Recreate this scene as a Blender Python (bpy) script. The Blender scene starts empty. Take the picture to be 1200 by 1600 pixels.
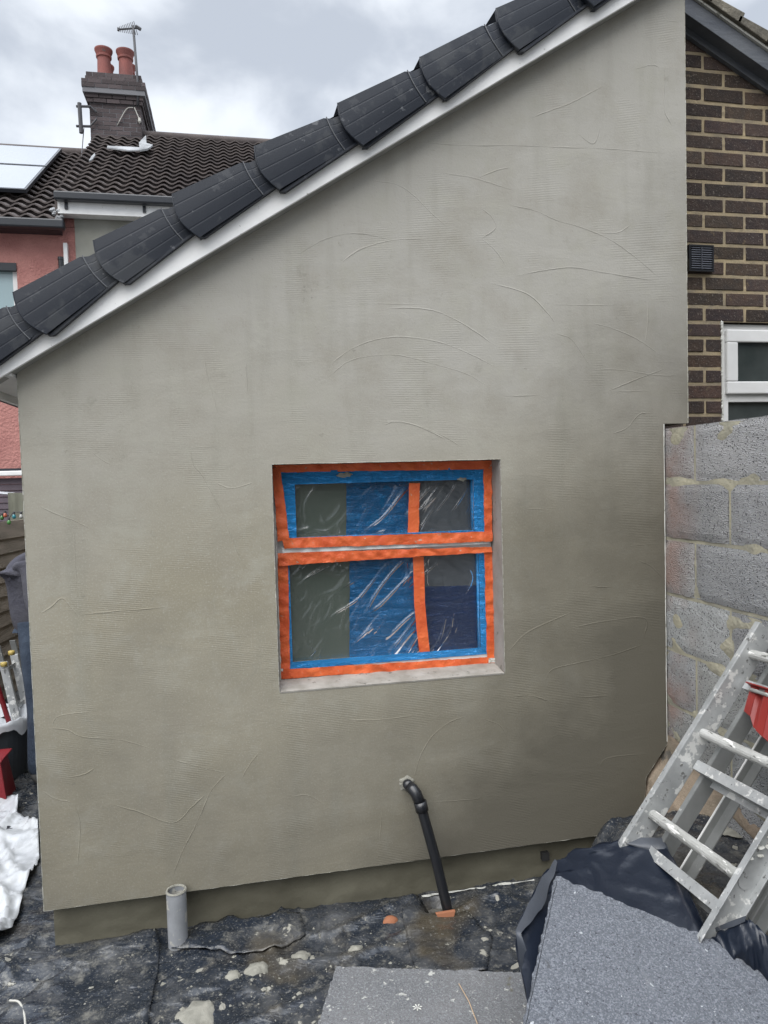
import bpy, bmesh, math, random
from mathutils import Vector, Matrix, noise
random.seed(7)
R = math.radians
C = bpy.context.scene.collection

# ------------------------------------------------------------------ camera, sky, sun, exposure
CAM = Vector((0.0, -2.6338, 1.64)); F = 1128.2
YAW, PIT, ROL = R(11.5206), R(2.6098), R(1.5826)
_cy, _sy, _cp, _sp, _cr, _sr = math.cos(YAW), math.sin(YAW), math.cos(PIT), math.sin(PIT), math.cos(ROL), math.sin(ROL)
_right = Vector((_cy, -_sy, 0)); FWD = Vector((_sy*_cp, _cy*_cp, -_sp)); _down = FWD.cross(_right)
CR = _cr*_right + _sr*_down; CD = -_sr*_right + _cr*_down
cd = bpy.data.cameras.new('camera'); cam = bpy.data.objects.new('camera', cd); C.objects.link(cam)
cam.matrix_world = Matrix(((CR.x, -CD.x, -FWD.x, CAM.x), (CR.y, -CD.y, -FWD.y, CAM.y), (CR.z, -CD.z, -FWD.z, CAM.z), (0, 0, 0, 1)))
cd.sensor_fit = 'VERTICAL'; cd.sensor_height = 32.0; cd.lens = 32.0*F/1600.0
cd.clip_start = 0.05; cd.clip_end = 500
bpy.context.scene.camera = cam

SUN_EL, SUN_AZ = R(52), R(218)      # high soft light from behind and left of the camera
w = bpy.data.worlds.new('World'); bpy.context.scene.world = w; w.use_nodes = True
nt = w.node_tree; nt.nodes.clear(); N = nt.nodes.new; L = nt.links.new
out = N('ShaderNodeOutputWorld'); bg = N('ShaderNodeBackground'); L(bg.outputs[0], out.inputs[0])
sky = N('ShaderNodeTexSky'); sky.sky_type = 'NISHITA'; sky.sun_disc = False
sky.sun_elevation = SUN_EL; sky.sun_rotation = SUN_AZ
tc = N('ShaderNodeTexCoord')
mp = N('ShaderNodeMapping'); mp.inputs['Scale'].default_value = (1.0, 1.0, 1.5); L(tc.outputs['Generated'], mp.inputs[0])
n1 = N('ShaderNodeTexNoise'); n1.inputs['Scale'].default_value = 4.6; n1.inputs['Detail'].default_value = 8; n1.inputs['Roughness'].default_value = .5
n1.inputs['Distortion'].default_value = .15; L(mp.outputs[0], n1.inputs['Vector'])
rp = N('ShaderNodeValToRGB'); rp.color_ramp.interpolation = 'EASE'
rp.color_ramp.elements[0].position = .38; rp.color_ramp.elements[0].color = (3.05, 3.3, 3.7, 1)
rp.color_ramp.elements[1].position = .64; rp.color_ramp.elements[1].color = (5.3, 5.55, 5.85, 1)
L(n1.outputs['Fac'], rp.inputs[0])
mx = N('ShaderNodeMix'); mx.data_type = 'RGBA'; mx.inputs[0].default_value = .90
L(sky.outputs[0], mx.inputs[6]); L(rp.outputs[0], mx.inputs[7])
sep = N('ShaderNodeSeparateXYZ'); L(tc.outputs['Generated'], sep.inputs[0])
zr = N('ShaderNodeMapRange'); zr.inputs[1].default_value = .55; zr.inputs[2].default_value = .95; zr.inputs[3].default_value = 1.0; zr.inputs[4].default_value = 3.4
L(sep.outputs[2], zr.inputs[0])
vm = N('ShaderNodeVectorMath'); vm.operation = 'SCALE'; L(mx.outputs[2], vm.inputs[0]); L(zr.outputs[0], vm.inputs['Scale'])
L(vm.outputs[0], bg.inputs[0]); bg.inputs[1].default_value = .10
sd = bpy.data.lights.new('sun', 'SUN'); sd.energy = 1.5; sd.angle = R(60); sd.color = (1, .97, .92)
so = bpy.data.objects.new('sun', sd); C.objects.link(so)
_sdir = Vector((math.sin(SUN_AZ)*math.cos(SUN_EL), math.cos(SUN_AZ)*math.cos(SUN_EL), math.sin(SUN_EL)))
so.rotation_euler = _sdir.to_track_quat('Z', 'Y').to_euler()
vs = bpy.context.scene.view_settings; vs.view_transform = 'Standard'; vs.look = 'None'; vs.gamma = 1; vs.exposure = 1.0
vs.use_curve_mapping = False

# ------------------------------------------------------------------ helpers
def ray(px, py): return (px-600)*CR + (py-800)*CD + F*FWD
def aty(px, py, Y): v = ray(px, py); return CAM + v*((Y-CAM.y)/v.y)
def atz(px, py, Z): v = ray(px, py); return CAM + v*((Z-CAM.z)/v.z)
def atx(px, py, X): v = ray(px, py); return CAM + v*((X-CAM.x)/v.x)
def lerp(a, b, t): return a + (b-a)*t
def sm(a, b, x):
    t = max(0, min(1, (x-a)/(b-a))); return t*t*(3-2*t)

class MB:
    def __init__(s): s.v = []; s.f = []; s.c = []
    def add(s, vs_, fs, col=None):
        n = len(s.v); s.v += [tuple(v) for v in vs_]; s.f += [tuple(i+n for i in f) for f in fs]; s.c += [col]*len(fs)
    def hexa(s, p, col=None):      # 8 points: bottom loop 0-3, top loop 4-7
        s.add(p, [(3, 2, 1, 0), (4, 5, 6, 7), (0, 1, 5, 4), (1, 2, 6, 5), (2, 3, 7, 6), (3, 0, 4, 7)], col)
    def box(s, x0, x1, y0, y1, z0, z1, col=None):
        s.hexa([(x0, y0, z0), (x1, y0, z0), (x1, y1, z0), (x0, y1, z0), (x0, y0, z1), (x1, y0, z1), (x1, y1, z1), (x0, y1, z1)], col)
    def bar(s, a, b, wv, hv, col=None):     # box along a-b, half extents given as vectors
        a, b, wv, hv = map(Vector, (a, b, wv, hv))
        s.hexa([a-wv-hv, a+wv-hv, b+wv-hv, b-wv-hv, a-wv+hv, a+wv+hv, b+wv+hv, b-wv+hv], col)
    def prism(s, poly, e, col=None):        # polygon (3-D points) extruded by e
        n = len(poly); e = Vector(e); P = [Vector(p) for p in poly]
        s.add(P+[p+e for p in P], [tuple(range(n))[::-1], tuple(range(n, 2*n))]+[(i, (i+1) % n, n+(i+1) % n, n+i) for i in range(n)], col)
    def tube(s, path, r, n=12, cap=True, col=None):
        P = [Vector(p) for p in path]; rs = r if isinstance(r, (list, tuple)) else [r]*len(P)
        base = len(s.v); up = None
        for i, p in enumerate(P):
            d = (P[min(i+1, len(P)-1)]-P[max(i-1, 0)]).normalized()
            if up is None: up = d.orthogonal().normalized()
            up = (up-d*up.dot(d)).normalized(); sd_ = d.cross(up)
            for k in range(n):
                a = 2*math.pi*k/n; s.v.append(tuple(p+(up*math.cos(a)+sd_*math.sin(a))*rs[i]))
        for i in range(len(P)-1):
            for k in range(n):
                a, b = base+i*n+k, base+i*n+(k+1) % n
                s.f.append((a, b, b+n, a+n)); s.c.append(col)
        if cap:
            s.f.append(tuple(base+k for k in range(n))[::-1]); s.f.append(tuple(base+(len(P)-1)*n+k for k in range(n))); s.c += [col, col]
    def lathe(s, c, prof, n=24, col=None):
        base = len(s.v)
        for r, z in prof:
            for k in range(n):
                a = 2*math.pi*k/n; s.v.append((c[0]+r*math.cos(a), c[1]+r*math.sin(a), c[2]+z))
        for i in range(len(prof)-1):
            for k in range(n):
                a, b = base+i*n+k, base+i*n+(k+1) % n
                s.f.append((a, b, b+n, a+n)); s.c.append(col)
    def grid(s, fn, nu, nv, col=None):
        base = len(s.v)
        for j in range(nv+1):
            for i in range(nu+1): s.v.append(tuple(fn(i/nu, j/nv)))
        for j in range(nv):
            for i in range(nu):
                a = base+j*(nu+1)+i; s.f.append((a, a+1, a+nu+2, a+nu+1)); s.c.append(col)
    def build(s, name, m, parent=None, smooth=False, bevel=0, solid=0):
        me = bpy.data.meshes.new(name); me.from_pydata(s.v, [], s.f)
        if any(c is not None for c in s.c):
            ca = me.color_attributes.new('tone', 'FLOAT_COLOR', 'CORNER')
            for p in me.polygons:
                c = s.c[p.index] or (1, 1, 1)
                for li in p.loop_indices: ca.data[li].color = (*c, 1)
        bm = bmesh.new(); bm.from_mesh(me); bmesh.ops.recalc_face_normals(bm, faces=bm.faces); bm.to_mesh(me); bm.free()
        me.materials.append(m)
        if smooth:
            for p in me.polygons: p.use_smooth = True
        o = bpy.data.objects.new(name, me); C.objects.link(o)
        if parent:
            o.parent = parent; o.matrix_parent_inverse = Matrix.Translation(-parent.location)
        if bevel:
            b = o.modifiers.new('b', 'BEVEL'); b.width = bevel; b.segments = 2; b.limit_method = 'ANGLE'; b.angle_limit = R(40)
        if solid:
            b = o.modifiers.new('s', 'SOLIDIFY'); b.thickness = solid; b.offset = 0
        return o
def tag(o, label=None, cat=None, group=None, kind=None):
    for k, v in (('label', label), ('category', cat), ('group', group), ('kind', kind)):
        if v: o[k] = v
    return o
def thing(name, loc, label, cat, group=None):
    o = bpy.data.objects.new(name, None); C.objects.link(o); o.location = Vector(loc); o.empty_display_size = .1
    return tag(o, label, cat, group)
def one(mb, name, m, label, cat, group=None, **kw): return tag(mb.build(name, m, **kw), label, cat, group)
def fbm(p, o=4): return noise.fractal(Vector(p), 1.0, 2.0, o)

def mat(name, col, rough=.6, metal=0, spec=.5, var=None, vs_=4, bump=0, bs=60, bd=.003, spots=None, ss=40, sth=.62, attr=False, vor=0, vsz=200, vcol=None, stretch=None, sd=8):
    m = bpy.data.materials.new(name); m.use_nodes = True; t = m.node_tree; b = t.nodes['Principled BSDF']; n = t.nodes.new; l = t.links.new
    b.inputs['Roughness'].default_value = rough; b.inputs['Metallic'].default_value = metal; b.inputs['Specular IOR Level'].default_value = spec
    tcn = n('ShaderNodeTexCoord'); src = tcn.outputs['Object']
    if stretch:
        mpn = n('ShaderNodeMapping'); mpn.inputs['Scale'].default_value = stretch; l(src, mpn.inputs[0]); src = mpn.outputs[0]
    rgb = n('ShaderNodeRGB'); rgb.outputs[0].default_value = (*col, 1); cur = rgb.outputs[0]
    def mixc(fac, a, bb, mode='MIX'):
        x = n('ShaderNodeMix'); x.data_type = 'RGBA'; x.blend_type = mode; x.clamp_factor = True
        if isinstance(fac, float): x.inputs[0].default_value = fac
        else: l(fac, x.inputs[0])
        l(a, x.inputs[6])
        if isinstance(bb, tuple): x.inputs[7].default_value = (*bb, 1)
        else: l(bb, x.inputs[7])
        return x.outputs[2]
    def nz(scale, det=6, ro=.55):
        x = n('ShaderNodeTexNoise'); x.inputs['Scale'].default_value = scale; x.inputs['Detail'].default_value = det; x.inputs['Roughness'].default_value = ro
        l(src, x.inputs['Vector']); return x.outputs['Fac']
    def ramp(f, a, bb):
        x = n('ShaderNodeMapRange'); x.inputs[1].default_value = a; x.inputs[2].default_value = bb; l(f, x.inputs[0]); return x.outputs[0]
    if var: cur = mixc(ramp(nz(vs_), .35, .65), cur, var)
    if vor:
        v = n('ShaderNodeTexVoronoi'); v.inputs['Scale'].default_value = vsz; l(src, v.inputs['Vector'])
        hs = n('ShaderNodeSeparateColor'); l(v.outputs['Color'], hs.inputs[0])
        cur = mixc(ramp(hs.outputs[0], 1-vor, 1.0), cur, vcol or (1, 1, 1))
    if attr:
        a = n('ShaderNodeVertexColor'); a.layer_name = 'tone'; cur = mixc(1.0, cur, a.outputs[0], 'MULTIPLY')
    if spots:
        for k, (sc_, th, c_) in enumerate(spots):
            cur = mixc(ramp(nz(sc_, sd, .6), th, th+.04), cur, c_)
    l(cur, b.inputs['Base Color'])
    if bump:
        bn = n('ShaderNodeBump'); bn.inputs['Strength'].default_value = bump; bn.inputs['Distance'].default_value = bd
        l(nz(bs, 8, .65), bn.inputs['Height']); l(bn.outputs[0], b.inputs['Normal'])
    m['_'] = 0
    return m, t, b, cur, nz, ramp, mixc, src
def simple(*a, **k): return mat(*a, **k)[0]

# ------------------------------------------------------------------ materials
def render_mat():
    m, t, b, cur, nz, ramp, mixc, src = mat('fresh_render', (.290, .266, .202), rough=.9, spec=.25)
    n = t.nodes.new; l = t.links.new
    c = mixc(ramp(nz(1.1, 3), .38, .62), cur, (.320, .299, .241))
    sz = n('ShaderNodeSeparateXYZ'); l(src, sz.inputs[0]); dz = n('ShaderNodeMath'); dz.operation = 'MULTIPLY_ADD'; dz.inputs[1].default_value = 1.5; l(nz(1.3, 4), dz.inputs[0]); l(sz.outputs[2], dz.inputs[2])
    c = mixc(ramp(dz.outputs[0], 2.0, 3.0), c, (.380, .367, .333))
    c = mixc(ramp(nz(2.7, 6, .65), .48, .85), c, (.268, .246, .20))
    c = mixc(ramp(nz(6.5, 7, .7), .50, .80), c, (.36, .35, .298))
    mpv = n('ShaderNodeMapping'); mpv.inputs['Scale'].default_value = (5, 1, .6); l(src, mpv.inputs[0]); vn = n('ShaderNodeTexNoise'); vn.inputs['Scale'].default_value = 2; vn.inputs['Detail'].default_value = 5; l(mpv.outputs[0], vn.inputs['Vector'])
    c = mixc(ramp(vn.outputs['Fac'], .55, 1.05), c, (.25, .243, .20))
    # thin grey scratches and blotches
    c = mixc(ramp(nz(9, 8, .7), .60, .85), c, (.22, .215, .18))
    c = mixc(ramp(nz(5.5, 9, .75), .655, .70), c, (.21, .205, .18))
    c = mixc(ramp(nz(160, 3, .6), .53, .75), c, (.38, .37, .315))
    c = mixc(ramp(nz(75, 6, .7), .60, .80), c, (.24, .23, .185))
    c = mixc(ramp(nz(14, 10, .8), .62, .72), c, (.18, .175, .145))
    c = mixc(ramp(nz(4, 6, .7), .62, .82), c, (.43, .42, .37))
    # still-damp render: low down and towards the right-hand corner, with a ragged drying front
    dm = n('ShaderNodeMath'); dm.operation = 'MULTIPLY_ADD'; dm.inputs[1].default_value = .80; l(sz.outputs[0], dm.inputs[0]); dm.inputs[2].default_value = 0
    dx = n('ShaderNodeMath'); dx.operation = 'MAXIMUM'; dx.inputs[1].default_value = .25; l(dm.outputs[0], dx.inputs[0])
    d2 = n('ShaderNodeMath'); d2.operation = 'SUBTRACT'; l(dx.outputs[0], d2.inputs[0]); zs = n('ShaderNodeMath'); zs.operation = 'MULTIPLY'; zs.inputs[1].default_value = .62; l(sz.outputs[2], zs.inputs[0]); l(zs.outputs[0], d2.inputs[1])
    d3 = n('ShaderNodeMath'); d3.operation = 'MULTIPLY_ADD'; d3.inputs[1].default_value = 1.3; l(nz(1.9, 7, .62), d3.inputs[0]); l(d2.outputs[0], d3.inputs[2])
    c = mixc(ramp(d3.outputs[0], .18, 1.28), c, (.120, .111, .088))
    l(c, b.inputs['Base Color'])
    wv = n('ShaderNodeTexWave'); wv.wave_type = 'BANDS'; wv.bands_direction = 'Z'; wv.inputs['Scale'].default_value = 48; wv.inputs['Distortion'].default_value = 0
    l(src, wv.inputs['Vector'])
    mk = ramp(nz(3.4, 5, .6), .52, .60)
    mu = n('ShaderNodeMath'); mu.operation = 'MULTIPLY'; l(wv.outputs['Fac'], mu.inputs[0]); l(mk, mu.inputs[1])
    mp2 = n('ShaderNodeMapping'); mp2.inputs['Scale'].default_value = (1.0, 1, 2.2); l(src, mp2.inputs[0])
    s2 = n('ShaderNodeTexNoise'); s2.inputs['Scale'].default_value = 2.6; s2.inputs['Detail'].default_value = 6; s2.inputs['Distortion'].default_value = .5; l(mp2.outputs[0], s2.inputs['Vector'])
    b1 = n('ShaderNodeBump'); b1.inputs['Strength'].default_value = .5; b1.inputs['Distance'].default_value = .0008; l(mu.outputs[0], b1.inputs['Height'])
    b2 = n('ShaderNodeBump'); b2.inputs['Strength'].default_value = .6; b2.inputs['Distance'].default_value = .008; l(s2.outputs['Fac'], b2.inputs['Height']); l(b1.outputs[0], b2.inputs['Normal'])
    b3 = n('ShaderNodeBump'); b3.inputs['Strength'].default_value = .5; b3.inputs['Distance'].default_value = .002; l(nz(110, 8, .75), b3.inputs['Height']); l(b2.outputs[0], b3.inputs['Normal'])
    l(b3.outputs[0], b.inputs['Normal'])
    return m
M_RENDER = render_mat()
M_PLINTH = simple('damp_render', (.095, .088, .062), .75, var=(.135, .127, .092), vs_=5, bump=.6, bs=40, bd=.004)
M_BEAD = simple('white_bead', (.62, .62, .58), .6, spots=[(30, .58, (.33, .33, .29))])
M_BEAD2 = simple('rendered_bead', (.40, .39, .34), .8, spots=[(30, .5, (.27, .26, .21)), (50, .6, (.6, .6, .56))])
M_REVEAL = simple('reveal_render', (.30, .285, .265), .85, var=(.24, .22, .20), vs_=12, bump=.5, bs=60, bd=.003, spots=[(22, .62, (.16, .15, .13))])
M_SILL = simple('stained_sill', (.36, .34, .31), .75, var=(.24, .225, .195), vs_=14, bump=.4, bs=50, spots=[(26, .62, (.16, .15, .13))])
M_WHITE = simple('white_upvc', (.80, .80, .79), .3, var=(.72, .72, .71), vs_=6, spots=[(14, .70, (.48, .48, .45))])
M_FASCIA = simple('white_bargeboard', (.90, .90, .89), .35, var=(.80, .80, .79), vs_=7, spots=[(30, .66, (.42, .42, .39)), (9, .66, (.6, .6, .57))])
M_EDGE = simple('grey_trim', (.36, .36, .34), .5, var=(.28, .28, .27), vs_=9, spots=[(26, .66, (.12, .12, .11))])
M_VERGE = simple('verge_plastic', (.0115, .0155, .024), .5, spec=.35, var=(.018, .022, .031), vs_=5, bump=.2, bs=120, bd=.001, spots=[(5, .56, (.034, .038, .045)), (14, .60, (.035, .039, .047)), (24, .65, (.10, .105, .115)), (60, .70, (.15, .155, .165))])
M_VERGE_LINE = simple('verge_joint', (.11, .115, .125), .5)
M_TILE = simple('old_roof_tile', (.098, .080, .074), .85, var=(.060, .050, .049), vs_=3, bump=.5, bs=30, bd=.01, spots=[(9, .66, (.12, .115, .105))])
M_BRICK = simple('dark_brick', (.066, .046, .034), .9, var=(.044, .034, .029), vs_=22, attr=True, bump=1, bs=90, bd=.006, spots=[(130, .60, (.17, .145, .12)), (13, .64, (.13, .095, .06))])
M_MORTAR = simple('sandy_mortar', (.40, .32, .20), .95, var=(.27, .225, .16), vs_=14, bump=.8, bs=90, bd=.004)
M_BLOCK = None
def block_mat():
    m, t, b, cur, nz, ramp, mixc, src = mat('concrete_block', (.40, .41, .42), .95, attr=True, var=(.47, .475, .48), vs_=5)
    l = t.links.new; n = t.nodes.new
    v = n('ShaderNodeTexVoronoi'); v.inputs['Scale'].default_value = 240; l(src, v.inputs['Vector'])
    hs = n('ShaderNodeSeparateColor'); l(v.outputs['Color'], hs.inputs[0])
    base = b.inputs['Base Color'].links[0].from_socket
    c = mixc(ramp(hs.outputs[0], .72, .95), base, (.42, .42, .41))
    c = mixc(ramp(hs.outputs[1], .84, .97), c, (.10, .10, .105))
    sx = n('ShaderNodeSeparateXYZ'); l(src, sx.inputs[0])
    near = n('ShaderNodeMapRange'); near.inputs[1].default_value = -.24; near.inputs[2].default_value = -.02; l(sx.outputs[1], near.inputs[0])
    pk = n('ShaderNodeMath'); pk.operation = 'MULTIPLY'; l(near.outputs[0], pk.inputs[0]); l(ramp(nz(4.5, 6), .40, .60), pk.inputs[1])
    p2 = n('ShaderNodeMath'); p2.operation = 'MULTIPLY'; p2.inputs[1].default_value = .75; l(pk.outputs[0], p2.inputs[0])
    c = mixc(p2.outputs[0], c, (.40, .25, .20))
    l(c, b.inputs['Base Color'])
    b1 = n('ShaderNodeBump'); b1.inputs['Strength'].default_value = .9; b1.inputs['Distance'].default_value = .011
    ad = n('ShaderNodeMath'); ad.operation = 'ADD'; l(v.outputs['Distance'], ad.inputs[0]); l(nz(90, 8, .7), ad.inputs[1])
    l(ad.outputs[0], b1.inputs['Height']); l(b1.outputs[0], b.inputs['Normal'])
    return m
M_BLOCK = block_mat()
M_BMORT = simple('block_mortar', (.42, .39, .29), .95, var=(.27, .26, .21), vs_=9, bump=1, bs=60, bd=.008)
M_HAUNCH = simple('pink_mortar', (.33, .255, .19), .95, var=(.24, .20, .15), vs_=7, bump=1, bs=40, bd=.01, spots=[(8, .58, (.11, .10, .085))])
M_ORANGE = simple('orange_tape', (.74, .150, .040), .5, var=(.62, .095, .025), vs_=14, bump=.8, bs=22, bd=.012, spots=[(26, .66, (.45, .34, .26)), (60, .68, (.5, .42, .34))])
def film_mat(name, col, rough, alpha, trans):
    m, t, b, cur, nz, ramp, mixc, src = mat(name, col, rough, spec=.9)
    n = t.nodes.new; l = t.links.new
    mp2 = n('ShaderNodeMapping'); mp2.inputs['Rotation'].default_value = (0, R(38), 0); mp2.inputs['Scale'].default_value = (2, 1, 10); l(src, mp2.inputs[0])
    s2 = n('ShaderNodeTexNoise'); s2.inputs['Scale'].default_value = 5; s2.inputs['Detail'].default_value = 5; s2.inputs['Distortion'].default_value = 1.6; l(mp2.outputs[0], s2.inputs['Vector'])
    vv = n('ShaderNodeTexVoronoi'); vv.feature = 'DISTANCE_TO_EDGE'; vv.inputs['Scale'].default_value = 9; l(s2.outputs['Color'], vv.inputs['Vector'])
    ad = n('ShaderNodeMath'); ad.operation = 'ADD'; l(s2.outputs['Fac'], ad.inputs[0]); l(vv.outputs['Distance'], ad.inputs[1])
    bn = n('ShaderNodeBump'); bn.inputs['Strength'].default_value = 1; bn.inputs['Distance'].default_value = .012; l(ad.outputs[0], bn.inputs['Height']); l(bn.outputs[0], b.inputs['Normal'])
    if alpha < 1: b.inputs['Alpha'].default_value = alpha
    return m
M_BLUE = film_mat('blue_film', (.03, .36, .88), .25, 1, 0)
M_BLUEDARK = film_mat('blue_film_on_glass', (.004, .17, .42), .22, 1, 0)
M_NAVY = film_mat('navy_film_on_glass', (.002, .030, .12), .3, 1, 0)
M_CLEAR = film_mat('clear_film', (.5, .55, .6), .12, .10, 0)
def clear_mat():
    m = bpy.data.materials.new('clear_wrinkled_film'); m.use_nodes = True; t = m.node_tree; t.nodes.clear(); n = t.nodes.new; l = t.links.new
    o = n('ShaderNodeOutputMaterial'); mxs = n('ShaderNodeMixShader'); tr = n('ShaderNodeBsdfTransparent'); gl = n('ShaderNodeBsdfGlossy')
    tr.inputs[0].default_value = (.93, .95, .97, 1); gl.inputs['Roughness'].default_value = .2
    fr = n('ShaderNodeFresnel'); fr.inputs[0].default_value = 1.7
    l(fr.outputs[0], mxs.inputs[0]); l(tr.outputs[0], mxs.inputs[1]); l(gl.outputs[0], mxs.inputs[2]); l(mxs.outputs[0], o.inputs[0])
    return m
M_CLEAR = clear_mat()
M_GLASSG = simple('grey_green_glass', (.085, .105, .085), .08, spec=.6, var=(.105, .12, .10), vs_=3)
M_GLASSD = simple('dark_glass', (.06, .068, .075), .06, spec=.6, var=(.075, .082, .09), vs_=3)
M_HGLASS = simple('house_glass', (.035, .045, .045), .05, spec=.7, var=(.06, .07, .07), vs_=5)
M_SKYGLASS = simple('bright_glass', (.30, .40, .42), .1, spec=.8)
M_DPM = None
def dpm_mat():
    m, t, b, cur, nz, ramp, mixc, src = mat('dirty_black_polythene', (.018, .023, .032), .3, spec=.55)
    n = t.nodes.new; l = t.links.new
    dust = ramp(nz(5, 8, .7), .46, .68)
    c = mixc(dust, cur, (.075, .077, .080))
    c = mixc(ramp(nz(17, 9, .78), .53, .68), c, (.17, .165, .148))
    c = mixc(ramp(nz(2.1, 5), .56, .68), c, (.065, .055, .040))
    grit = ramp(nz(120, 5, .7), .57, .66)
    c = mixc(grit, c, (.17, .165, .15))
    spl = ramp(nz(11, 10, .68), .622, .65)
    c = mixc(spl, c, (.30, .29, .25))
    v = n('ShaderNodeTexVoronoi'); v.inputs['Scale'].default_value = 13; v.inputs['Randomness'].default_value = 1
    wn = n('ShaderNodeTexNoise'); wn.inputs['Scale'].default_value = 30; l(src, wn.inputs['Vector'])
    mv = n('ShaderNodeMix'); mv.data_type = 'VECTOR'; mv.inputs[0].default_value = .035; l(src, mv.inputs[4]); l(wn.outputs['Color'], mv.inputs[5]); l(mv.outputs[1], v.inputs['Vector'])
    hs = n('ShaderNodeSeparateColor'); l(v.outputs['Color'], hs.inputs[0])
    rr = n('ShaderNodeMapRange'); rr.inputs[1].default_value = .5; rr.inputs[2].default_value = 1; rr.inputs[3].default_value = 0; rr.inputs[4].default_value = .20; l(hs.outputs[0], rr.inputs[0])
    lt = n('ShaderNodeMath'); lt.operation = 'LESS_THAN'; l(v.outputs['Distance'], lt.inputs[0]); l(rr.outputs[0], lt.inputs[1])
    c = mixc(lt.outputs[0], c, (.27, .26, .225))
    l(c, b.inputs['Base Color'])
    mxm = n('ShaderNodeMath'); mxm.operation = 'MAXIMUM'; l(spl, mxm.inputs[0]); l(lt.outputs[0], mxm.inputs[1])
    mm = n('ShaderNodeMath'); mm.operation = 'MAXIMUM'; l(mxm.outputs[0], mm.inputs[0]); l(dust, mm.inputs[1])
    ro = n('ShaderNodeMapRange'); ro.inputs[3].default_value = .13; ro.inputs[4].default_value = .55; l(mm.outputs[0], ro.inputs[0]); l(ro.outputs[0], b.inputs['Roughness'])
    b1 = n('ShaderNodeBump'); b1.inputs['Strength'].default_value = .7; b1.inputs['Distance'].default_value = .004; l(mxm.outputs[0], b1.inputs['Height'])
    mp2 = n('ShaderNodeMapping'); mp2.inputs['Rotation'].default_value = (0, 0, R(35)); mp2.inputs['Scale'].default_value = (2.0, 4.0, 1); l(src, mp2.inputs[0])
    s2 = n('ShaderNodeTexNoise'); s2.inputs['Scale'].default_value = 4; s2.inputs['Detail'].default_value = 6; s2.inputs['Distortion'].default_value = 1.3; l(mp2.outputs[0], s2.inputs['Vector'])
    b2 = n('ShaderNodeBump'); b2.inputs['Strength'].default_value = .6; b2.inputs['Distance'].default_value = .014; l(s2.outputs['Fac'], b2.inputs['Height']); l(b1.outputs[0], b2.inputs['Normal'])
    b3 = n('ShaderNodeBump'); b3.inputs['Strength'].default_value = .3; b3.inputs['Distance'].default_value = .0015; l(nz(90, 6, .7), b3.inputs['Height']); l(b2.outputs[0], b3.inputs['Normal'])
    l(b3.outputs[0], b.inputs['Normal'])
    return m
M_DPM = dpm_mat()
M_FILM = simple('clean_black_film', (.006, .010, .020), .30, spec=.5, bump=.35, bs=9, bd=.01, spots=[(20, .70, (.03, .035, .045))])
M_FILMLIT = simple('lit_dusty_film', (.05, .056, .068), .45, spec=.5, bump=.3, bs=14, bd=.01, spots=[(18, .60, (.12, .12, .125))])  # paler copy of the black film: light on folds put into colour, dust specks
M_FOAM = simple('graphite_foam', (.105, .115, .135), .85, var=(.13, .14, .16), vs_=3, vor=.6, vsz=330, vcol=(.22, .235, .265), bump=1, bs=150, bd=.008, spots=[(140, .60, (.055, .06, .075)), (6, .62, (.16, .17, .19)), (11, .68, (.085, .09, .10)), (50, .66, (.50, .52, .54)), (22, .755, (.55, .56, .56))])
M_FOAMSEAM = simple('foam_seam', (.03, .034, .04), .9)
M_FOAMD = simple('dusty_foam', (.13, .135, .145), .9, var=(.18, .18, .185), vs_=4, vor=.5, vsz=260, vcol=(.24, .25, .26), bump=1, bs=150, bd=.007, spots=[(140, .62, (.06, .062, .07)), (34, .62, (.50, .50, .47)), (80, .64, (.45, .45, .43)), (7, .64, (.13, .12, .095))])
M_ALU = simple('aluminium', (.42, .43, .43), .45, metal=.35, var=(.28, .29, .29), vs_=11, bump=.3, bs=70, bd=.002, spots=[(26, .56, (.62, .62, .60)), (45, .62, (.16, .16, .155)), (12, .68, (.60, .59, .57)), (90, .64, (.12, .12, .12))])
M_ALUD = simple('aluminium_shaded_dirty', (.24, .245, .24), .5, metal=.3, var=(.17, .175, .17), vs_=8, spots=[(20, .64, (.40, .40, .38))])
M_RUNG = simple('mortar_caked_rung', (.46, .46, .44), .75, var=(.30, .30, .28), vs_=30, bump=1, bs=60, bd=.006, stretch=(1, .25, 1), spots=[(60, .56, (.70, .69, .66)), (80, .60, (.11, .11, .10))])
M_RUBBER = simple('black_rubber', (.02, .02, .02), .8)
M_RED = simple('red_metal', (.22, .018, .014), .45, var=(.17, .015, .012), vs_=8, spots=[(16, .70, (.5, .3, .26))])
M_DKRED = simple('dark_red_plastic', (.22, .012, .018), .4, var=(.17, .01, .014), vs_=6)
M_PIPEB = simple('black_waste_plastic', (.010, .011, .014), .28, spec=.6, var=(.016, .017, .02), vs_=9, spots=[(34, .69, (.26, .25, .22))])
M_PIPEG = simple('grey_pvc', (.30, .31, .33), .5, var=(.22, .23, .24), vs_=12, bump=.4, bs=50, spots=[(14, .56, (.42, .41, .37)), (40, .70, (.15, .15, .14))])
M_MUD = simple('mud', (.05, .042, .03), .9, bump=1, bs=30, bd=.01, spots=[(30, .6, (.18, .17, .14))])
M_CLAY = simple('orange_clay', (.30, .12, .06), .8, var=(.30, .12, .06), vs_=15, spots=[(30, .66, (.4, .38, .33))])
M_PINK = simple('pink_render', (.50, .235, .205), .9, var=(.40, .175, .155), vs_=3.2, bump=1, bs=26, bd=.03)
M_GREYR = simple('grey_render_far', (.22, .22, .19), .9, var=(.31, .305, .27), vs_=1.5, spots=[(2.2, .70, (.36, .33, .28))])
M_SOOT = simple('sooty_brick', (.066, .052, .052), .9, attr=True, bump=.8, bs=30, bd=.01, spots=[(14, .68, (.10, .10, .10))])
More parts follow.
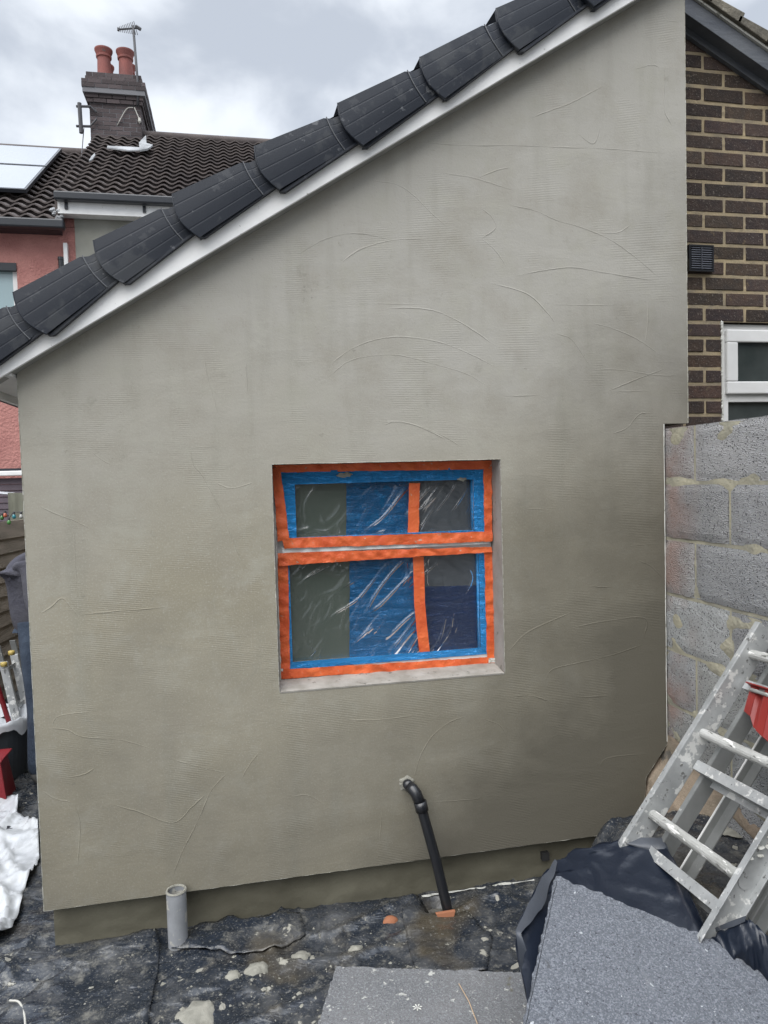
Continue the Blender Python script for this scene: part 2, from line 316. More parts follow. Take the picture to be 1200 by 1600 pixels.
M_SOOTM = simple('sooty_mortar', (.17, .17, .18), .95)
M_POT = simple('terracotta_pot', (.25, .08, .066), .8, var=(.17, .062, .055), vs_=5, spots=[(6, .66, (.12, .10, .09))])
M_LEAD = simple('pale_lead', (.34, .35, .36), .8, var=(.15, .155, .16), vs_=5)
M_GUTTER = simple('black_gutter', (.015, .018, .024), .35)
M_SOLAR = simple('solar_glass', (.20, .22, .25), .12, spec=.9)
M_PURPLE = simple('purple_siding', (.125, .095, .115), .8, var=(.10, .08, .095), vs_=5)
M_FENCE = simple('weathered_board', (.27, .225, .178), .9, var=(.17, .14, .108), vs_=3, bump=.8, bs=30, bd=.008, stretch=(1, 1, 6), spots=[(6, .64, (.22, .195, .16))])
M_POST = simple('green_grey_post', (.20, .20, .155), .9, var=(.13, .13, .10), vs_=4, bump=.6, bs=30, bd=.006, stretch=(6, 6, 1))
M_HOOD = simple('grey_hoodie', (.075, .075, .09), .95, var=(.06, .06, .08), vs_=7, bump=.7, bs=16, bd=.02)
M_JEANS = simple('blue_jeans', (.022, .034, .058), .9, var=(.042, .06, .09), vs_=9, bump=.7, bs=18, bd=.02)
M_BOOT = simple('dusty_boot', (.06, .06, .058), .9, var=(.11, .11, .105), vs_=20)
M_SKIN = simple('skin', (.52, .30, .22), .55, var=(.46, .25, .18), vs_=20)
M_HAIR = simple('brown_hair', (.035, .022, .015), .7, bump=.8, bs=80, bd=.004)
M_BIN = simple('dark_grey_bucket', (.040, .047, .058), .5, var=(.055, .062, .072), vs_=8)
M_WPLAST = simple('white_polythene', (.50, .52, .54), .32, var=(.44, .46, .49), vs_=7, bump=.3, bs=20, bd=.006, spots=[(30, .72, (.3, .3, .28))])
M_YELLOW = simple('yellow_plastic', (.48, .36, .10), .5)
M_SOIL = simple('compacted_soil', (.14, .13, .11), .95, var=(.09, .085, .075), vs_=3, bump=1, bs=30, bd=.02)
M_STRAW = simple('straw', (.45, .33, .22), .8)
M_WIRE = simple('cable', (.05, .05, .055), .6)
M_WIREL = simple('pale_cable', (.45, .44, .40), .7)
M_MORTL = simple('pale_mortar_crumb', (.30, .29, .25), .95, var=(.21, .205, .175), vs_=28, bump=.8, bs=60, bd=.005)

# ------------------------------------------------------------------ ground
def mound(x, y):
    return .33*sm(1.12, 1.34, x)*sm(-.04, -.20, y)
g = MB()
def gf(u, v):
    x = -40+80*u; y = -12+62*v; return (x, y, -.03)
g.grid(gf, 20, 20); tag(g.build('ground', M_SOIL), kind='structure')

def wr(x, y, a=1.0):   # wrinkles of a trodden plastic sheet
    p = Vector((x, y, 0)); d = noise.noise(p*1.7)
    f1 = abs(noise.noise(Vector((x*2.1+y*1.3+d, y*5.2-x*2.2, 3.3))))
    f2 = abs(noise.noise(Vector((x*7-y*5+d*2, y*9+x*4, 7.1))))
    f3 = abs(noise.noise(Vector((x*19+d*3, y*17-x*6, 1.1))))
    return a*(.020*(1-f1*2.2)**2 + .009*(1-min(1, f2*2.5))**3 + .0035*(1-min(1, f3*2.5))**2)
def dpm(x, y):
    z = wr(x, y) + mound(x, y)
    if y > -.16: z = z + .012*sm(-.16, 0, y)*(1 if x < .62 else 0)
    # hollow where the pipes enter the ground
    z -= .05*math.exp(-(((x-.69)/.06)**2+((y+.02)/.045)**2)) + .03*math.exp(-(((x+.28)/.05)**2+((y+.0)/.04)**2))
    return z
s = MB()
s.grid(lambda u, v: (lerp(-2.1, 1.72, u), lerp(-1.9, .055, v), dpm(lerp(-2.1, 1.72, u), lerp(-1.9, .055, v))), 420, 215)
tag(s.build('plastic_sheet', M_DPM, smooth=True), 'creased black polythene sheet splashed with mortar, lying along the foot of the wall', 'plastic sheet')
s = MB()
s.grid(lambda u, v: (lerp(-4.5, -.60, u), lerp(.0575, 5.2, v), .0+wr(lerp(-4.5, -.60, u), lerp(.0575, 5.2, v), 1.3)), 200, 260)
tag(s.build('plastic_sheet', M_DPM, smooth=True), 'dusty grey plastic sheet on the ground behind the wall corner, under the person', 'plastic sheet')
# second layer of polythene: torn lap edge at the grey pipe
lap = [(60, 1545), (150, 1500), (245, 1468), (250, 1482), (246, 1530), (238, 1570), (228, 1640), (60, 1700), (-60, 1640)]
def patch(name, pts, z, m, label, cat, h=.012, step=.02, zf=None, solid=.0):
    P = [atz(a, b, z) for a, b in pts]; bm = bmesh.new(); vsx = [bm.verts.new((p.x, p.y, 0)) for p in P]; f = bm.faces.new(vsx)
    bmesh.ops.triangulate(bm, faces=[f])
    for _ in range(6):
        es = [e for e in bm.edges if e.calc_length() > step*1.6]
        if not es: break
        bmesh.ops.subdivide_edges(bm, edges=es, cuts=1, use_grid_fill=False); bmesh.ops.triangulate(bm, faces=[f for f in bm.faces if len(f.verts) > 3])
    for v in bm.verts: v.co.z = zf(v.co.x, v.co.y)+z*0
    bmesh.ops.recalc_face_normals(bm, faces=bm.faces)
    me = bpy.data.meshes.new(name); bm.to_mesh(me); bm.free(); me.materials.append(m)
    for p in me.polygons: p.use_smooth = True
    o = bpy.data.objects.new(name, me); C.objects.link(o)
    if solid: b = o.modifiers.new('s', 'SOLIDIFY'); b.thickness = solid; b.offset = 1
    return tag(o, label, cat)
M_DPM2 = simple('wiped_polythene', (.03, .038, .05), .34, spec=.6, var=(.085, .088, .092), vs_=8, bump=.35, bs=8, bd=.012, spots=[(12, .66, (.26, .25, .21)), (60, .68, (.19, .185, .165))])
patch('plastic_offcut', lap, 0, M_DPM, 'smooth overlapping flap of black plastic, lying to the left of the grey pipe', 'plastic sheet', zf=lambda x, y: dpm(x, y)+.006+.010*abs(noise.noise(Vector((x*5-y*3, y*6, 5))))+.006*(1-min(1, 6*abs(noise.noise(Vector((x*6+y*8, y*3, 4)))))), solid=.001)
lap2 = [(296, 1462), (330, 1452), (470, 1440), (478, 1470), (440, 1490), (360, 1500), (300, 1494), (268, 1490), (280, 1470)]
patch('plastic_offcut', lap2, 0, M_DPM, 'small lifted flap of black plastic, folded up to the right of the grey pipe', 'plastic sheet', zf=lambda x, y: dpm(x, y)+.006+.018*abs(noise.noise(Vector((x*7-y*3, y*9, 8)))), solid=.002)
lap3 = [(628, 1432), (650, 1405), (670, 1415), (690, 1440), (730, 1430), (770, 1470), (760, 1520), (700, 1528), (650, 1522), (638, 1480)]
patch('plastic_offcut', lap3, 0, M_DPM, 'torn black plastic piece tucked around the foot of the black waste pipe', 'plastic sheet', zf=lambda x, y: dpm(x, y)+.004+.015*abs(noise.noise(Vector((x*8+y*5, y*9, 2)))), solid=.002)
# mortar crumbs: uncountable
s = MB()
for i in range(420):
    px = random.uniform(40, 960); py = random.uniform(1400, 1640); p = atz(px, py, 0)
    if p.y > -.02 or p.y < -1.2: continue
    r = random.choice([.003, .004, .005, .006, .009]); z = dpm(p.x, p.y)
    n = random.randint(5, 7); a0 = random.random()*6; ring = [(p.x+r*random.uniform(.6, 1.3)*math.cos(a0+k*6.283/n), p.y+r*random.uniform(.6, 1.3)*math.sin(a0+k*6.283/n)) for k in range(n)]
    s.add([(x, y, z-.002) for x, y in ring]+[(p.x, p.y, z+r*.6)], [(k, (k+1) % n, n) for k in range(n)])
tag(s.build('mortar_crumbs', M_MORTL), 'pale crumbs of mortar scattered over the black plastic sheet', 'debris', kind='stuff')
spl = [(310, 1585, .05, 'round pale mortar splash near the bottom edge, left of the foam board'), (402, 1520, .032, 'oval pale mortar splash in the middle of the black sheet'), (365, 1528, .02, 'small white mortar lump between the grey pipe and the oval splash'),
       (470, 1497, .028, 'two-lobed mortar splash midway between the two pipes'), (142, 1545, .020, 'mortar drip on the left, beside the smooth plastic flap'), (185, 1532, .018, 'narrow mortar drip on the smooth plastic flap'),
       (555, 1481, .018, 'small mortar dab left of the folded plastic at the black pipe'), (757, 1471, .012, 'bright mortar chip between the black pipe and the large foam board'), (610, 1440, .02, 'rusty brown mortar dab close under the plinth')]
for i, (px, py, r, lab) in enumerate(spl):
    s = MB(); p = atz(px, py, .01); n = 20; rings = []
    for q, rr in enumerate((1.05, .9, .5)):
        for k in range(n):
            a = k*6.283/n; f = 1+.45*noise.noise(Vector((math.cos(a)*1.6+i*9, math.sin(a)*1.6, 0)))+.12*noise.noise(Vector((math.cos(a)*5+i, math.sin(a)*5, 3)))
            x = p.x+r*1.25*rr*f*math.cos(a); y = p.y+r*rr*f*math.sin(a)*.9
            rings.append((x, y, dpm(x, y)+(-.002, .007, .010)[q]+.0015*noise.noise(Vector((x*90, y*90, 1)))))
    x, y = p.x, p.y; rings.append((x, y, dpm(x, y)+.012))
    fs = [(q*n+k, q*n+(k+1) % n, (q+1)*n+(k+1) % n, (q+1)*n+k) for q in range(2) for k in range(n)]+[(2*n+k, 2*n+(k+1) % n, 3*n) for k in range(n)]
    s.add(rings, fs); one(s, 'mortar_splash', M_CLAY if i == 8 else M_MORTL, lab, 'mortar splash', 'mortar splashes on the black sheet', smooth=True)

# ------------------------------------------------------------------ rendered extension
EXT = thing('rendered_extension', (.5, 1, 0), 'gable end of a small extension in fresh grey render with a masked window', 'building')
XL, XR, XR2 = -.705, 1.697, 1.806
def zt(x): return 2.078+.6235*(x+.626)
WX0, WX1, WZ0, WZ1 = .128, 1.0, .872, 1.704
bm = bmesh.new()
XS = [XL, -.3, WX0, .56, WX1, 1.35, XR]; 
def V(x, z, cache={}):
    k = (round(x, 4), round(z, 4))
    if k not in cache: cache[k] = bm.verts.new((x, 0, z))
    return cache[k]
ZB = .176
cols = list(zip(XS[:-1], XS[1:]))
for a, b in cols:
    if b <= WX0+1e-6 or (a >= WX1-1e-6 and b < XR):
        lv = [ZB, WZ0, WZ1]
        for z0, z1 in zip(lv[:-1], lv[1:]): bm.faces.new([V(a, z0), V(b, z0), V(b, z1), V(a, z1)])
        bm.faces.new([V(a, WZ1), V(b, WZ1), V(b, zt(b)), V(a, zt(a))])
    elif a >= WX0-1e-6 and b <= WX1+1e-6:
        bm.faces.new([V(a, ZB), V(b, ZB), V(b, WZ0), V(a, WZ0)])
        bm.faces.new([V(a, WZ1), V(b, WZ1), V(b, zt(b)), V(a, zt(a))])
    else:
        bm.faces.new([V(a, ZB), V(1.583, ZB), V(1.60, .39), V(b, .52), V(b, WZ0), V(a, WZ0)])
        bm.faces.new([V(a, WZ0), V(b, WZ0), V(b, WZ1), V(a, WZ1)])
        bm.faces.new([V(a, WZ1), V(b, WZ1), V(b, 1.832), V(b, zt(b)), V(a, zt(a))])
        bm.faces.new([V(b, 1.832), V(XR2, 1.832), V(XR2, zt(XR2)), V(b, zt(b))])
ext = bmesh.ops.extrude_face_region(bm, geom=bm.faces[:])
for v in [e for e in ext['geom'] if isinstance(e, bmesh.types.BMVert)]: v.co.y = .20
# trowel ridges, traced from where the plasterer left them, raised 1-2 mm out of the wall
def Z(o, sc, pts): return [(o[0]+a/sc, o[1]+b/sc) for a, b in pts]
q1, q2, q3, q4, q5 = ((400, 180), 1.818), ((30, 560), 3.0), ((50, 1040), 2.0), ((600, 560), 2.163), ((780, 0), 2.857)
RID = [(q1, [(330,185),(400,197),(450,230),(495,275),(540,315)]), (q1, [(120,395),(200,350),(290,335),(390,355)]), (q1, [(240,420),(300,380),(390,355),(485,352)]),
 (q1, [(520,163),(620,178),(735,215)]), (q1, [(630,178),(690,155),(720,150)]), (q1, [(720,255),(790,270),(860,300),(930,320),(1010,355),(1080,405),(1150,465)]),
 (q1, [(980,335),(1030,333),(1065,310)]), (q1, [(745,455),(820,440),(900,432),(980,445),(1130,470)]), (q1, [(660,475),(770,508),(830,565),(850,590)]),
 (q1, [(855,620),(900,640),(950,715)]), (q1, [(955,590),(1010,605),(1080,635),(1155,685)]), (q1, [(1115,520),(1112,600),(1105,650)]),
 (q1, [(215,705),(270,665),(340,638),(420,630),(520,645),(600,675),(680,715)]), (q1, [(210,740),(260,700),(330,683),(410,682),(520,710),(600,735),(650,765)]),
 (q1, [(380,548),(450,548),(520,560),(600,600),(680,655)]), (q1, [(360,880),(400,870),(470,885),(540,915),(580,940)]), (q1, [(970,720),(1050,725),(1130,738),(1200,740)]),
 (q1, [(1000,783),(1080,750),(1160,720)]), (q1, [(640,350),(680,385),(715,435)]), (q1, [(460,75),(600,85),(720,85),(850,90),(1000,95),(1160,108)]),
 (q1, [(280,535),(495,537)]), (q1, [(700,797),(810,795)]), (q1, [(840,538),(1020,540)]), (q1, [(1000, 785), (1120, 783)]), (q1, [(640,265),(670,290),(680,320),(640,350)]),
 (q2, [(870,0),(880,70),(910,180),(930,250)]), (q2, [(330,430),(380,470),(430,500)]), (q2, [(800,430),(820,500),(860,550),(940,700),(1000,850),(1040,940)]),
 (q2, [(915,580),(980,607),(1040,600),(1100,580)]), (q2, [(90,690),(180,730),(260,760),(335,800)]), (q2, [(255,775),(262,950),(270,1090),(285,1240)]),
 (q2, [(280,1200),(450,1185),(700,1165)]), (q2, [(100,1195),(150,1165),(200,1125),(240,1165),(280,1215)]), (q2, [(720, 420), (920, 415)]), (q2, [(1060,10),(1065,90),(1070,170)]),
 (q3, [(50,195),(110,200),(160,222),(280,232),(375,260)]), (q3, [(30,390),(70,415),(130,428)]), (q3, [(245,432),(330,455),(440,490),(500,440),(545,400)]),
 (q3, [(610,335),(560,390),(520,480),(470,580),(440,655)]), (q3, [(430,290),(520,315),(610,335)]), (q3, [(60,190),(80,160),(130,150),(190,145)]),
 (q3, [(110,350),(160,340),(195,320)]), (q3, [(810,410),(860,405),(910,430)]), (q3, [(1095,440),(1088,530),(1080,620)]), (q3, [(970,170),(1080,170),(1200,155)]),
 (q3, [(130,430),(150,500),(140,660)]), (q3, [(650,360),(680,310),(710,270)]), (q4, [(545,1085),(570,1050),(650,1030),(760,1005),(880,965)]),
 (q4, [(420,990),(480,930),(560,890),(630,860)]), (q4, [(100,1420),(120,1350),(160,1280),(220,1230),(275,1210)]), (q4, [(330,1215),(400,1250),(425,1340)]),
 (q4, [(430,1140),(500,1140),(565,1160)]), (q4, [(725,1385),(760,1350),(900,1335)]), (q4, [(850,680),(900,700),(945,745)]), (q4, [(0,215),(60,215),(130,235),(210,275)]),
 (q4, [(770,255),(820,235),(860,190),(890,185)]), (q4, [(480,510),(550,508)]), (q4, [(640,1145),(760,1140)]), (q4, [(640,910),(740,890),(880,878),(876,950)]), (q4, [(150, 1500), (300, 1490), (330, 1480)]),
 (q4, [(820, 635), (930, 625)]), (q4, [(690,770),(780,772)]), (q5, [(150,525),(210,500),(330,455),(490,370)]), (q5, [(330,220),(480,212)]), (q5, [(740,300),(735,480),(770,560)]), (q5, [(600,310),(680,290),(715,300)]),
 (q5, [(740, 95), (825, 92)]), (q5, [(355,600),(420,640),(450,570)])]
def catmull(P, n=8):
    P = [P[0]*2-P[1]]+P+[P[-1]*2-P[-2]]; o = []
    for i in range(1, len(P)-2):
        for k in range(n):
            t = k/n; a, b, c, d = P[i-1], P[i], P[i+1], P[i+2]
            o.append(.5*((2*b)+(c-a)*t+(2*a-5*b+4*c-d)*t*t+(3*b-a-3*c+d)*t*t*t))
    return o+[P[-2]]
for ri, ((o_, sc_), pts) in enumerate(RID):
    P = [aty(*p, 0) for p in Z(o_, sc_, pts)]
    P = catmull([Vector((p.x, 0, p.z)) for p in P])
    prev = None; Lt = len(P)
    for i, p in enumerate(P):
        d = (P[min(i+1, Lt-1)]-P[max(i-1, 0)]).normalized(); nn = Vector((-d.z, 0, d.x))
        tp = min(1, i/3, (Lt-1-i)/3)*(.65+.6*noise.noise(Vector((p.x*14, ri, p.z*14))))
        hw = .0016+.0024*max(0, tp); hh = (.0002+.0013*max(0, tp))*(.65+.5*((ri*37) % 10)/9)
        jit = nn*.0012*noise.noise(Vector((p.x*60, ri, p.z*60)))
        tri = [bm.verts.new(p+jit-nn*hw*(1.8 if ri % 2 else .6)+Vector((0, .0006, 0))), bm.verts.new(p+jit+Vector((0, -hh, 0))), bm.verts.new(p+jit+nn*hw*(.6 if ri % 2 else 1.8)+Vector((0, .0006, 0)))]
        if prev: bm.faces.new([prev[0], prev[1], tri[1], tri[0]]); bm.faces.new([prev[1], prev[2], tri[2], tri[1]])
        prev = tri
bmesh.ops.recalc_face_normals(bm, faces=bm.faces)
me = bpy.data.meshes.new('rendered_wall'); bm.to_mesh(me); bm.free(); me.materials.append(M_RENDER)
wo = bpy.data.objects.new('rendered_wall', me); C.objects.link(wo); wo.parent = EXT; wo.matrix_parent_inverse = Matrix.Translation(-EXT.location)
# beads along corners
s = MB()
def rough_bead(a, b, r, n=60):
    P = []; rr = []
    for i in range(n+1):
        p = Vector(a).lerp(Vector(b), i/n); k = noise.noise(p*25)
        P.append(p+Vector((.0012*k, -.0006, .0012*k))); rr.append(r*(.55+.7*abs(noise.noise(p*40+Vector((5, 0, 0))))))
    s.tube(P, rr, 5)
rough_bead((XR, .001, .53), (XR, .001, 1.83), .0028); s.build('corner_bead', M_BEAD, EXT); s = MB(); rough_bead((XL, .001, ZB), (XL, .001, zt(XL)), .0022)
rough_bead((XR2, .001, 1.835), (XR2, .001, zt(XR2)), .0022)
rough_bead((XL, .002, ZB), (1.58, .002, ZB), .0022); rough_bead((1.583, .002, ZB), (1.60, .002, .39), .0022); rough_bead((1.60, .002, .39), (XR, .002, .52), .0025)
for a, b in (((WX0, 0, WZ0), (WX1, 0, WZ0)), ((WX1, 0, WZ0), (WX1, 0, WZ1)), ((WX0, 0, WZ1), (WX1, 0, WZ1)), ((WX0, 0, WZ0), (WX0, 0, WZ1))): rough_bead(a, b, .0018)
s.build('corner_bead', M_BEAD2, EXT)
# plinth below the insulation, set back
s = MB()
def plf(u, v):
    x = lerp(-.688+.03*v*0, 1.60, u); z = lerp(-.03, ZB+.01, v)
    return (x, .052+.010*noise.noise(Vector((x*3, z*9, 0)))+.004*noise.noise(Vector((x*14, z*25, 0))), z)
s.grid(plf, 160, 16); s.box(-.684, 1.60, .075, .20, -.05, ZB-.004)
s.build('plinth', M_PLINTH, EXT, smooth=True)
s = MB(); n = 70
pts = [(lerp(-.60, 1.12, i/n), .036+.006*noise.noise(Vector((i*.7, 0, 0))), .010+.006*noise.noise(Vector((i*.35, 3, 0)))) for i in range(n+1)]
s.tube(pts, [.006*max(.15, .5+1.2*noise.noise(Vector((i*.3, 8, 0)))) for i in range(n+1)], 5)
s.build('base_bead', M_BEAD, EXT)
s = MB(); s.box(1.155, 1.185, .030, .06, .085, .115); s.build('plinth_hole', M_RUBBER, EXT)
# side walls and the rest of the body
s = MB(); s.box(XL, XL+.2, .203, 5.5, -.05, zt(XL)-.02); s.box(XL+.2, XR2, 5.3, 5.5, -.05, 2.0); s.box(XR-.02, XR2, .203, .532, .6, zt(XR)-.02)
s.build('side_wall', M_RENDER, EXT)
# bargeboard (white face, grey underside trim)
sl = Vector((1, 0, .6235)).normalized(); up = Vector((-.6235, 0, 1)).normalized()
def zr_(x): return zt(x)
xa, xb = -.80, 2.02
A = Vector((xa, 0, zt(xa))); B = Vector((xb, 0, zt(xb)))
s = MB(); a = A+Vector((0, -.052, 0)); b = B+Vector((0, -.052, 0))
s.prism([a-up*.003, b-up*.003, b+up*.165, a+up*.165], (0, -.014, 0)); s.build('bargeboard', M_FASCIA, EXT, bevel=.002)
s = MB(); s.prism([A+Vector((0, -.0505, 0)), B+Vector((0, -.0505, 0)), B+Vector((0, -.0505, 0))+up*.03, A+Vector((0, -.0505, 0))+up*.03], (0, .06, 0)); s.build('soffit_trim', M_EDGE, EXT)
# roof deck, tiles
s = MB()
def rf(u, v):
    x = lerp(-.93, 2.0, u); k = u*9.4
    return (x, lerp(-.05, 5.5, v), zt(x)+.185+.022*(1-(k % 1))+.012*math.cos(v*5.5/.3*6.283))
s.grid(rf, 90, 200); s.prism([Vector((-.93, -.045, zt(-.93)+.11)), Vector((2.0, -.045, zt(2.0)+.11)), Vector((2.0, -.045, zt(2.0)+.175)), Vector((-.93, -.045, zt(-.93)+.175))], (0, 5.5, 0))
s.build('roof', M_VERGE, EXT, smooth=False)
# eaves: soffit, fascia and gutter running back along the left side
s = MB(); s.box(-.86, XL-.004, -.045, 5.5, 2.012, 2.022); s.build('eaves_soffit', M_WHITE, EXT)
s = MB(); s.box(-.88, -.862, -.045, 5.5, 1.985, 2.10); s.build('eaves_fascia', M_WHITE, EXT)
s = MB(); s.grid(lambda u, v: (-.935-.05*math.cos(math.pi*u), lerp(-.05, 5.5, v), 2.06-.05*math.sin(math.pi*u)), 10, 4); s.build('gutter', M_GUTTER, EXT, smooth=True, solid=.004)
# verge caps, one per tile course
caps = [(-.64+.0, 2.0), None]
low = [(-.838, 1.968), (-.577, 2.132), (-.336, 2.305), (-.087, 2.466), (.189, 2.632), (.482, 2.80), (.781, 2.988), (1.072, 3.178), (1.365, 3.36), (1.66, 3.545), (1.955, 3.73)]
line0 = Vector((-.577, 0, 2.132)); 
for i in range(len(low)-1):
    a = Vector((low[i][0], 0, low[i][1])); b = Vector((low[i+1][0], 0, low[i+1][1])); d = (b-a).normalized(); nrm = Vector((-d.z, 0, d.x)); Lg = (b-a).length+.045
    yo, yi = -.102+.004*((i*7) % 5-2)/2, -.095
    def top(t): return .168-.026*t        # depth of the side face above the low edge, tapering up the slope
    def bot(t): return .006+.026*t
    s = MB(); nu, nv = 26, 16
    def fc(u, v):
        # lower end is bowed; sections bulge a little towards the viewer
        t = u; bow = -.026*math.sin(math.pi*v)*(1-t)
        neck = sm(.72, .74, t)
        h = lerp(bot(t)+.004*neck, top(t)-.010*neck, v)
        y = yo-.005*math.sin(math.pi*v)+.004*neck+.016*t
        y += .0005 if min(abs(v-.22), abs(v-.50), abs(v-.77)) < .012 else 0
        return a+d*(t*Lg+bow)+nrm*(h+.004*((i*5) % 3-1)*(1-t))+Vector((0, y, 0))
    s.grid(fc, nu, 44)
    # top return going back over the tiles and bottom return under them
    s.grid(lambda u, v: fc(u, 1)+Vector((0, v*.13, v*.010)), nu, 2)
    s.grid(lambda u, v: fc(u, 0)+Vector((0, v*.055, -v*.0)), nu, 2)
    s.grid(lambda u, v: fc(0, u)+Vector((0, v*.02, 0)), 16, 1)
    vc = s.build('verge_cap', M_VERGE, EXT, smooth=False)
    # raised weather ring at three quarters of the length and rolled lower lip
    s = MB(); s.tube([fc(.72, k/14)+Vector((0, -.0005, 0)) for k in range(15)], .0021, 6); s.build('weather_ring', M_VERGE_LINE, vc)
    s = MB(); s.tube([fc(.0, k/14)+Vector((0, .002, 0)) for k in range(15)], .003, 6); s.build('rolled_lip', M_VERGE, vc)
    s = MB(); s.prism([a+d*.0+Vector((0, -.092, 0))+nrm*.006, a+d*Lg+Vector((0, -.088, 0))+nrm*.036, a+d*Lg+Vector((0, -.088, 0))+nrm*.030, a+d*.016+Vector((0, -.092, 0))-nrm*.003], (0, .022, 0)); s.build('under_lip', M_VERGE, vc)

# window with masking
WY = .118
WIN = MB(); fy0, fy1 = WY, WY+.06
ox0, ox1, oz0, oz1 = WX0+.004, WX1-.004, WZ0+.018, WZ1-.006
def frame_ring(mb, x0, x1, z0, z1, wd, y0, y1):
    mb.box(x0, x1, y0, y1, z0, z0+wd); mb.box(x0, x1, y0, y1, z1-wd, z1); mb.box(x0, x0+wd, y0, y1, z0+wd, z1-wd); mb.box(x1-wd, x1, y0, y1, z0+wd, z1-wd)
ztr = aty(600, 853, WY).z
frame_ring(WIN, ox0, ox1, oz0, oz1, .050, fy0, fy1); WIN.box(ox0+.05, ox1-.05, fy0, fy1, ztr-.035, ztr+.035)
WIN.box(ox0+.03, ox1-.012, .0985, fy0-.001, ztr-.010, ztr+.012)
WINO = WIN.build('window', M_WHITE, EXT, bevel=.002)
u0, u1 = aty(440, 738, .108), aty(757, 835, .108)
s = MB(); frame_ring(s, u0.x, u1.x, u1.z-.026, u0.z, .046, .100, WY-.001); s.build('opening_sash', M_WHITE, WINO, bevel=.006)
s = MB(); s.box(ox0+.045, ox1-.045, .150, .156, oz0+.04, ztr-.03); s.box(u0.x+.04, u1.x-.04, .136, .142, u1.z-.0, u0.z-.03); s.build('pane', M_GLASSG, WINO)
def sheet(pts, Y, m, name, n=10, amp=.0, parent=None, sub=22, lab=None):
    # pts: left polyline and right polyline sampled, gives a wavy thin sheet standing in the window plane
    (a, b, c, d) = pts   # tl, tr, br, bl in picture coordinates, turned into points of the plane y = Y
    A, B, Cc, D = (aty(*p, Y) for p in (a, b, c, d)); s = MB()
    def f(u, v):
        p = A.lerp(B, u).lerp(D.lerp(Cc, u), v)
        k = noise.noise(Vector((p.x*30, p.z*30, 3)))*.5+abs(noise.noise(Vector((p.x*14+p.z*22, p.z*16-p.x*8, 9))))
        ed = .0022*noise.noise(Vector((p.x*16, p.z*16, 1)))+.0016*noise.noise(Vector((p.x*70, p.z*70, 5)))
        return (p.x+ed, p.y-amp*k, p.z+ed)
    Lh = max((B-A).length, (D-A).length); Lw = min((B-A).length, (D-A).length)
    if (B-A).length > (D-A).length: s.grid(f, max(2, int((B-A).length/.008)), max(2, int((D-A).length/.008)))
    else: s.grid(f, max(2, int((B-A).length/.008)), max(2, int((D-A).length/.008)))
    o = s.build(name, m, parent, smooth=True)
    if lab: o['label'] = lab
    return o
# blue film over the sash profile and pane edges
s = MB()
g0 = (aty(461, 757, .098), aty(738, 757, .098)); gz0 = aty(600, 829, .098).z; gz1 = aty(600, 757, .098).z
def fring(x0, x1, z0, z1, X0, X1, Z0, Z1, y, amp):
    def q(P0, P1, P2, P3):
        P = [Vector((p[0], y, p[1])) for p in (P0, P1, P2, P3)]
        def f(u, v):
            p = P[0].lerp(P[1], u).lerp(P[3].lerp(P[2], u), v); p = p.copy()
            k = abs(noise.noise(Vector((p.x*26+p.z*15, p.z*26-p.x*11, 9))))+.4*abs(noise.noise(Vector((p.x*70, p.z*60, 2))))
            p.y -= amp*k; return p
        s.grid(f, max(3, int((P[1]-P[0]).length/.006)), 8)
    q((x0, z1), (x1, z1), (X1, Z1), (X0, Z1)); q((x1, z1), (x1, z0), (X1, Z0), (X1, Z1)); q((x1, z0), (x0, z0), (X0, Z0), (X1, Z0)[0:0] or (X1, Z0)); q((x0, z0), (x0, z1), (X0, Z1), (X0, Z0))
def fq(P, y, amp, mb, st=.006):
    P = [Vector((p[0], y, p[1])) for p in P]
    def f(u, v):
        p = P[0].lerp(P[1], u).lerp(P[3].lerp(P[2], u), v)
        k = abs(noise.noise(Vector((p.x*26+p.z*15, p.z*26-p.x*11, 9))))+.4*abs(noise.noise(Vector((p.x*70, p.z*60, 2))))
        return (p.x, p.y-amp*k, p.z)
    mb.grid(f, max(3, int((P[1]-P[0]).length/st)), max(3, int((P[3]-P[0]).length/st)))
X0, X1, Z0, Z1 = u0.x-.003, u1.x+.003, u1.z-.016, u0.z+.003; i0, i1, j0, j1 = u0.x+.047, u1.x-.047, u1.z+.021, u0.z-.047
fq([(X0, Z1), (X1, Z1), (i1, j1), (i0, j1)], .097, .008, s); fq([(X0, Z1), (i0, j1), (i0, j0), (X0, Z0)], .097, .008, s); fq([(i1, j1), (X1, Z1), (X1, Z0), (i1, j0)], .097, .008, s); fq([(i0, j0), (i1, j0), (X1, Z0), (X0, Z0)], .097, .006, s)
s.box(i1-.0018, i1-.0006, .0985, .136, j0, j1); s.build('blue_protective_film', M_BLUE, WINO, smooth=True)
s = MB()   # lower light: narrow blue margins
b0 = aty(447, 876, .114); b1 = aty(759, 868, .114); b2 = aty(764, 1026, .114); b3 = aty(450, 1044, .114)
fq([(b0.x-.002, b0.z), (b0.x+.012, b0.z), (b0.x+.012, b3.z), (b0.x-.002, b3.z)], .1155, .003, s); fq([(b1.x-.030, b1.z+.01), (b1.x+.004, b1.z+.01), (b1.x+.004, b3.z+.0), (b1.x-.030, b3.z+.0)], .1155, .003, s)
fq([(b0.x-.002, b3.z+.022), (b1.x+.0, b3.z+.022), (b1.x+.0, b3.z-.006), (b0.x-.002, b3.z-.006)], .1150, .003, s)
s.box(b1.x-.0325, b1.x-.0305, .1165, .150, b3.z+.01, b1.z+.01); s.build('blue_protective_film', M_BLUE, WINO, smooth=True)
def pane_film(pts, m, Y, nm='tinted_film'): return sheet(pts, Y, m, nm, amp=.0035, parent=WINO)
pane_film([(541, 754), (640, 752), (640, 836), (541, 838)], M_BLUEDARK, .1335)
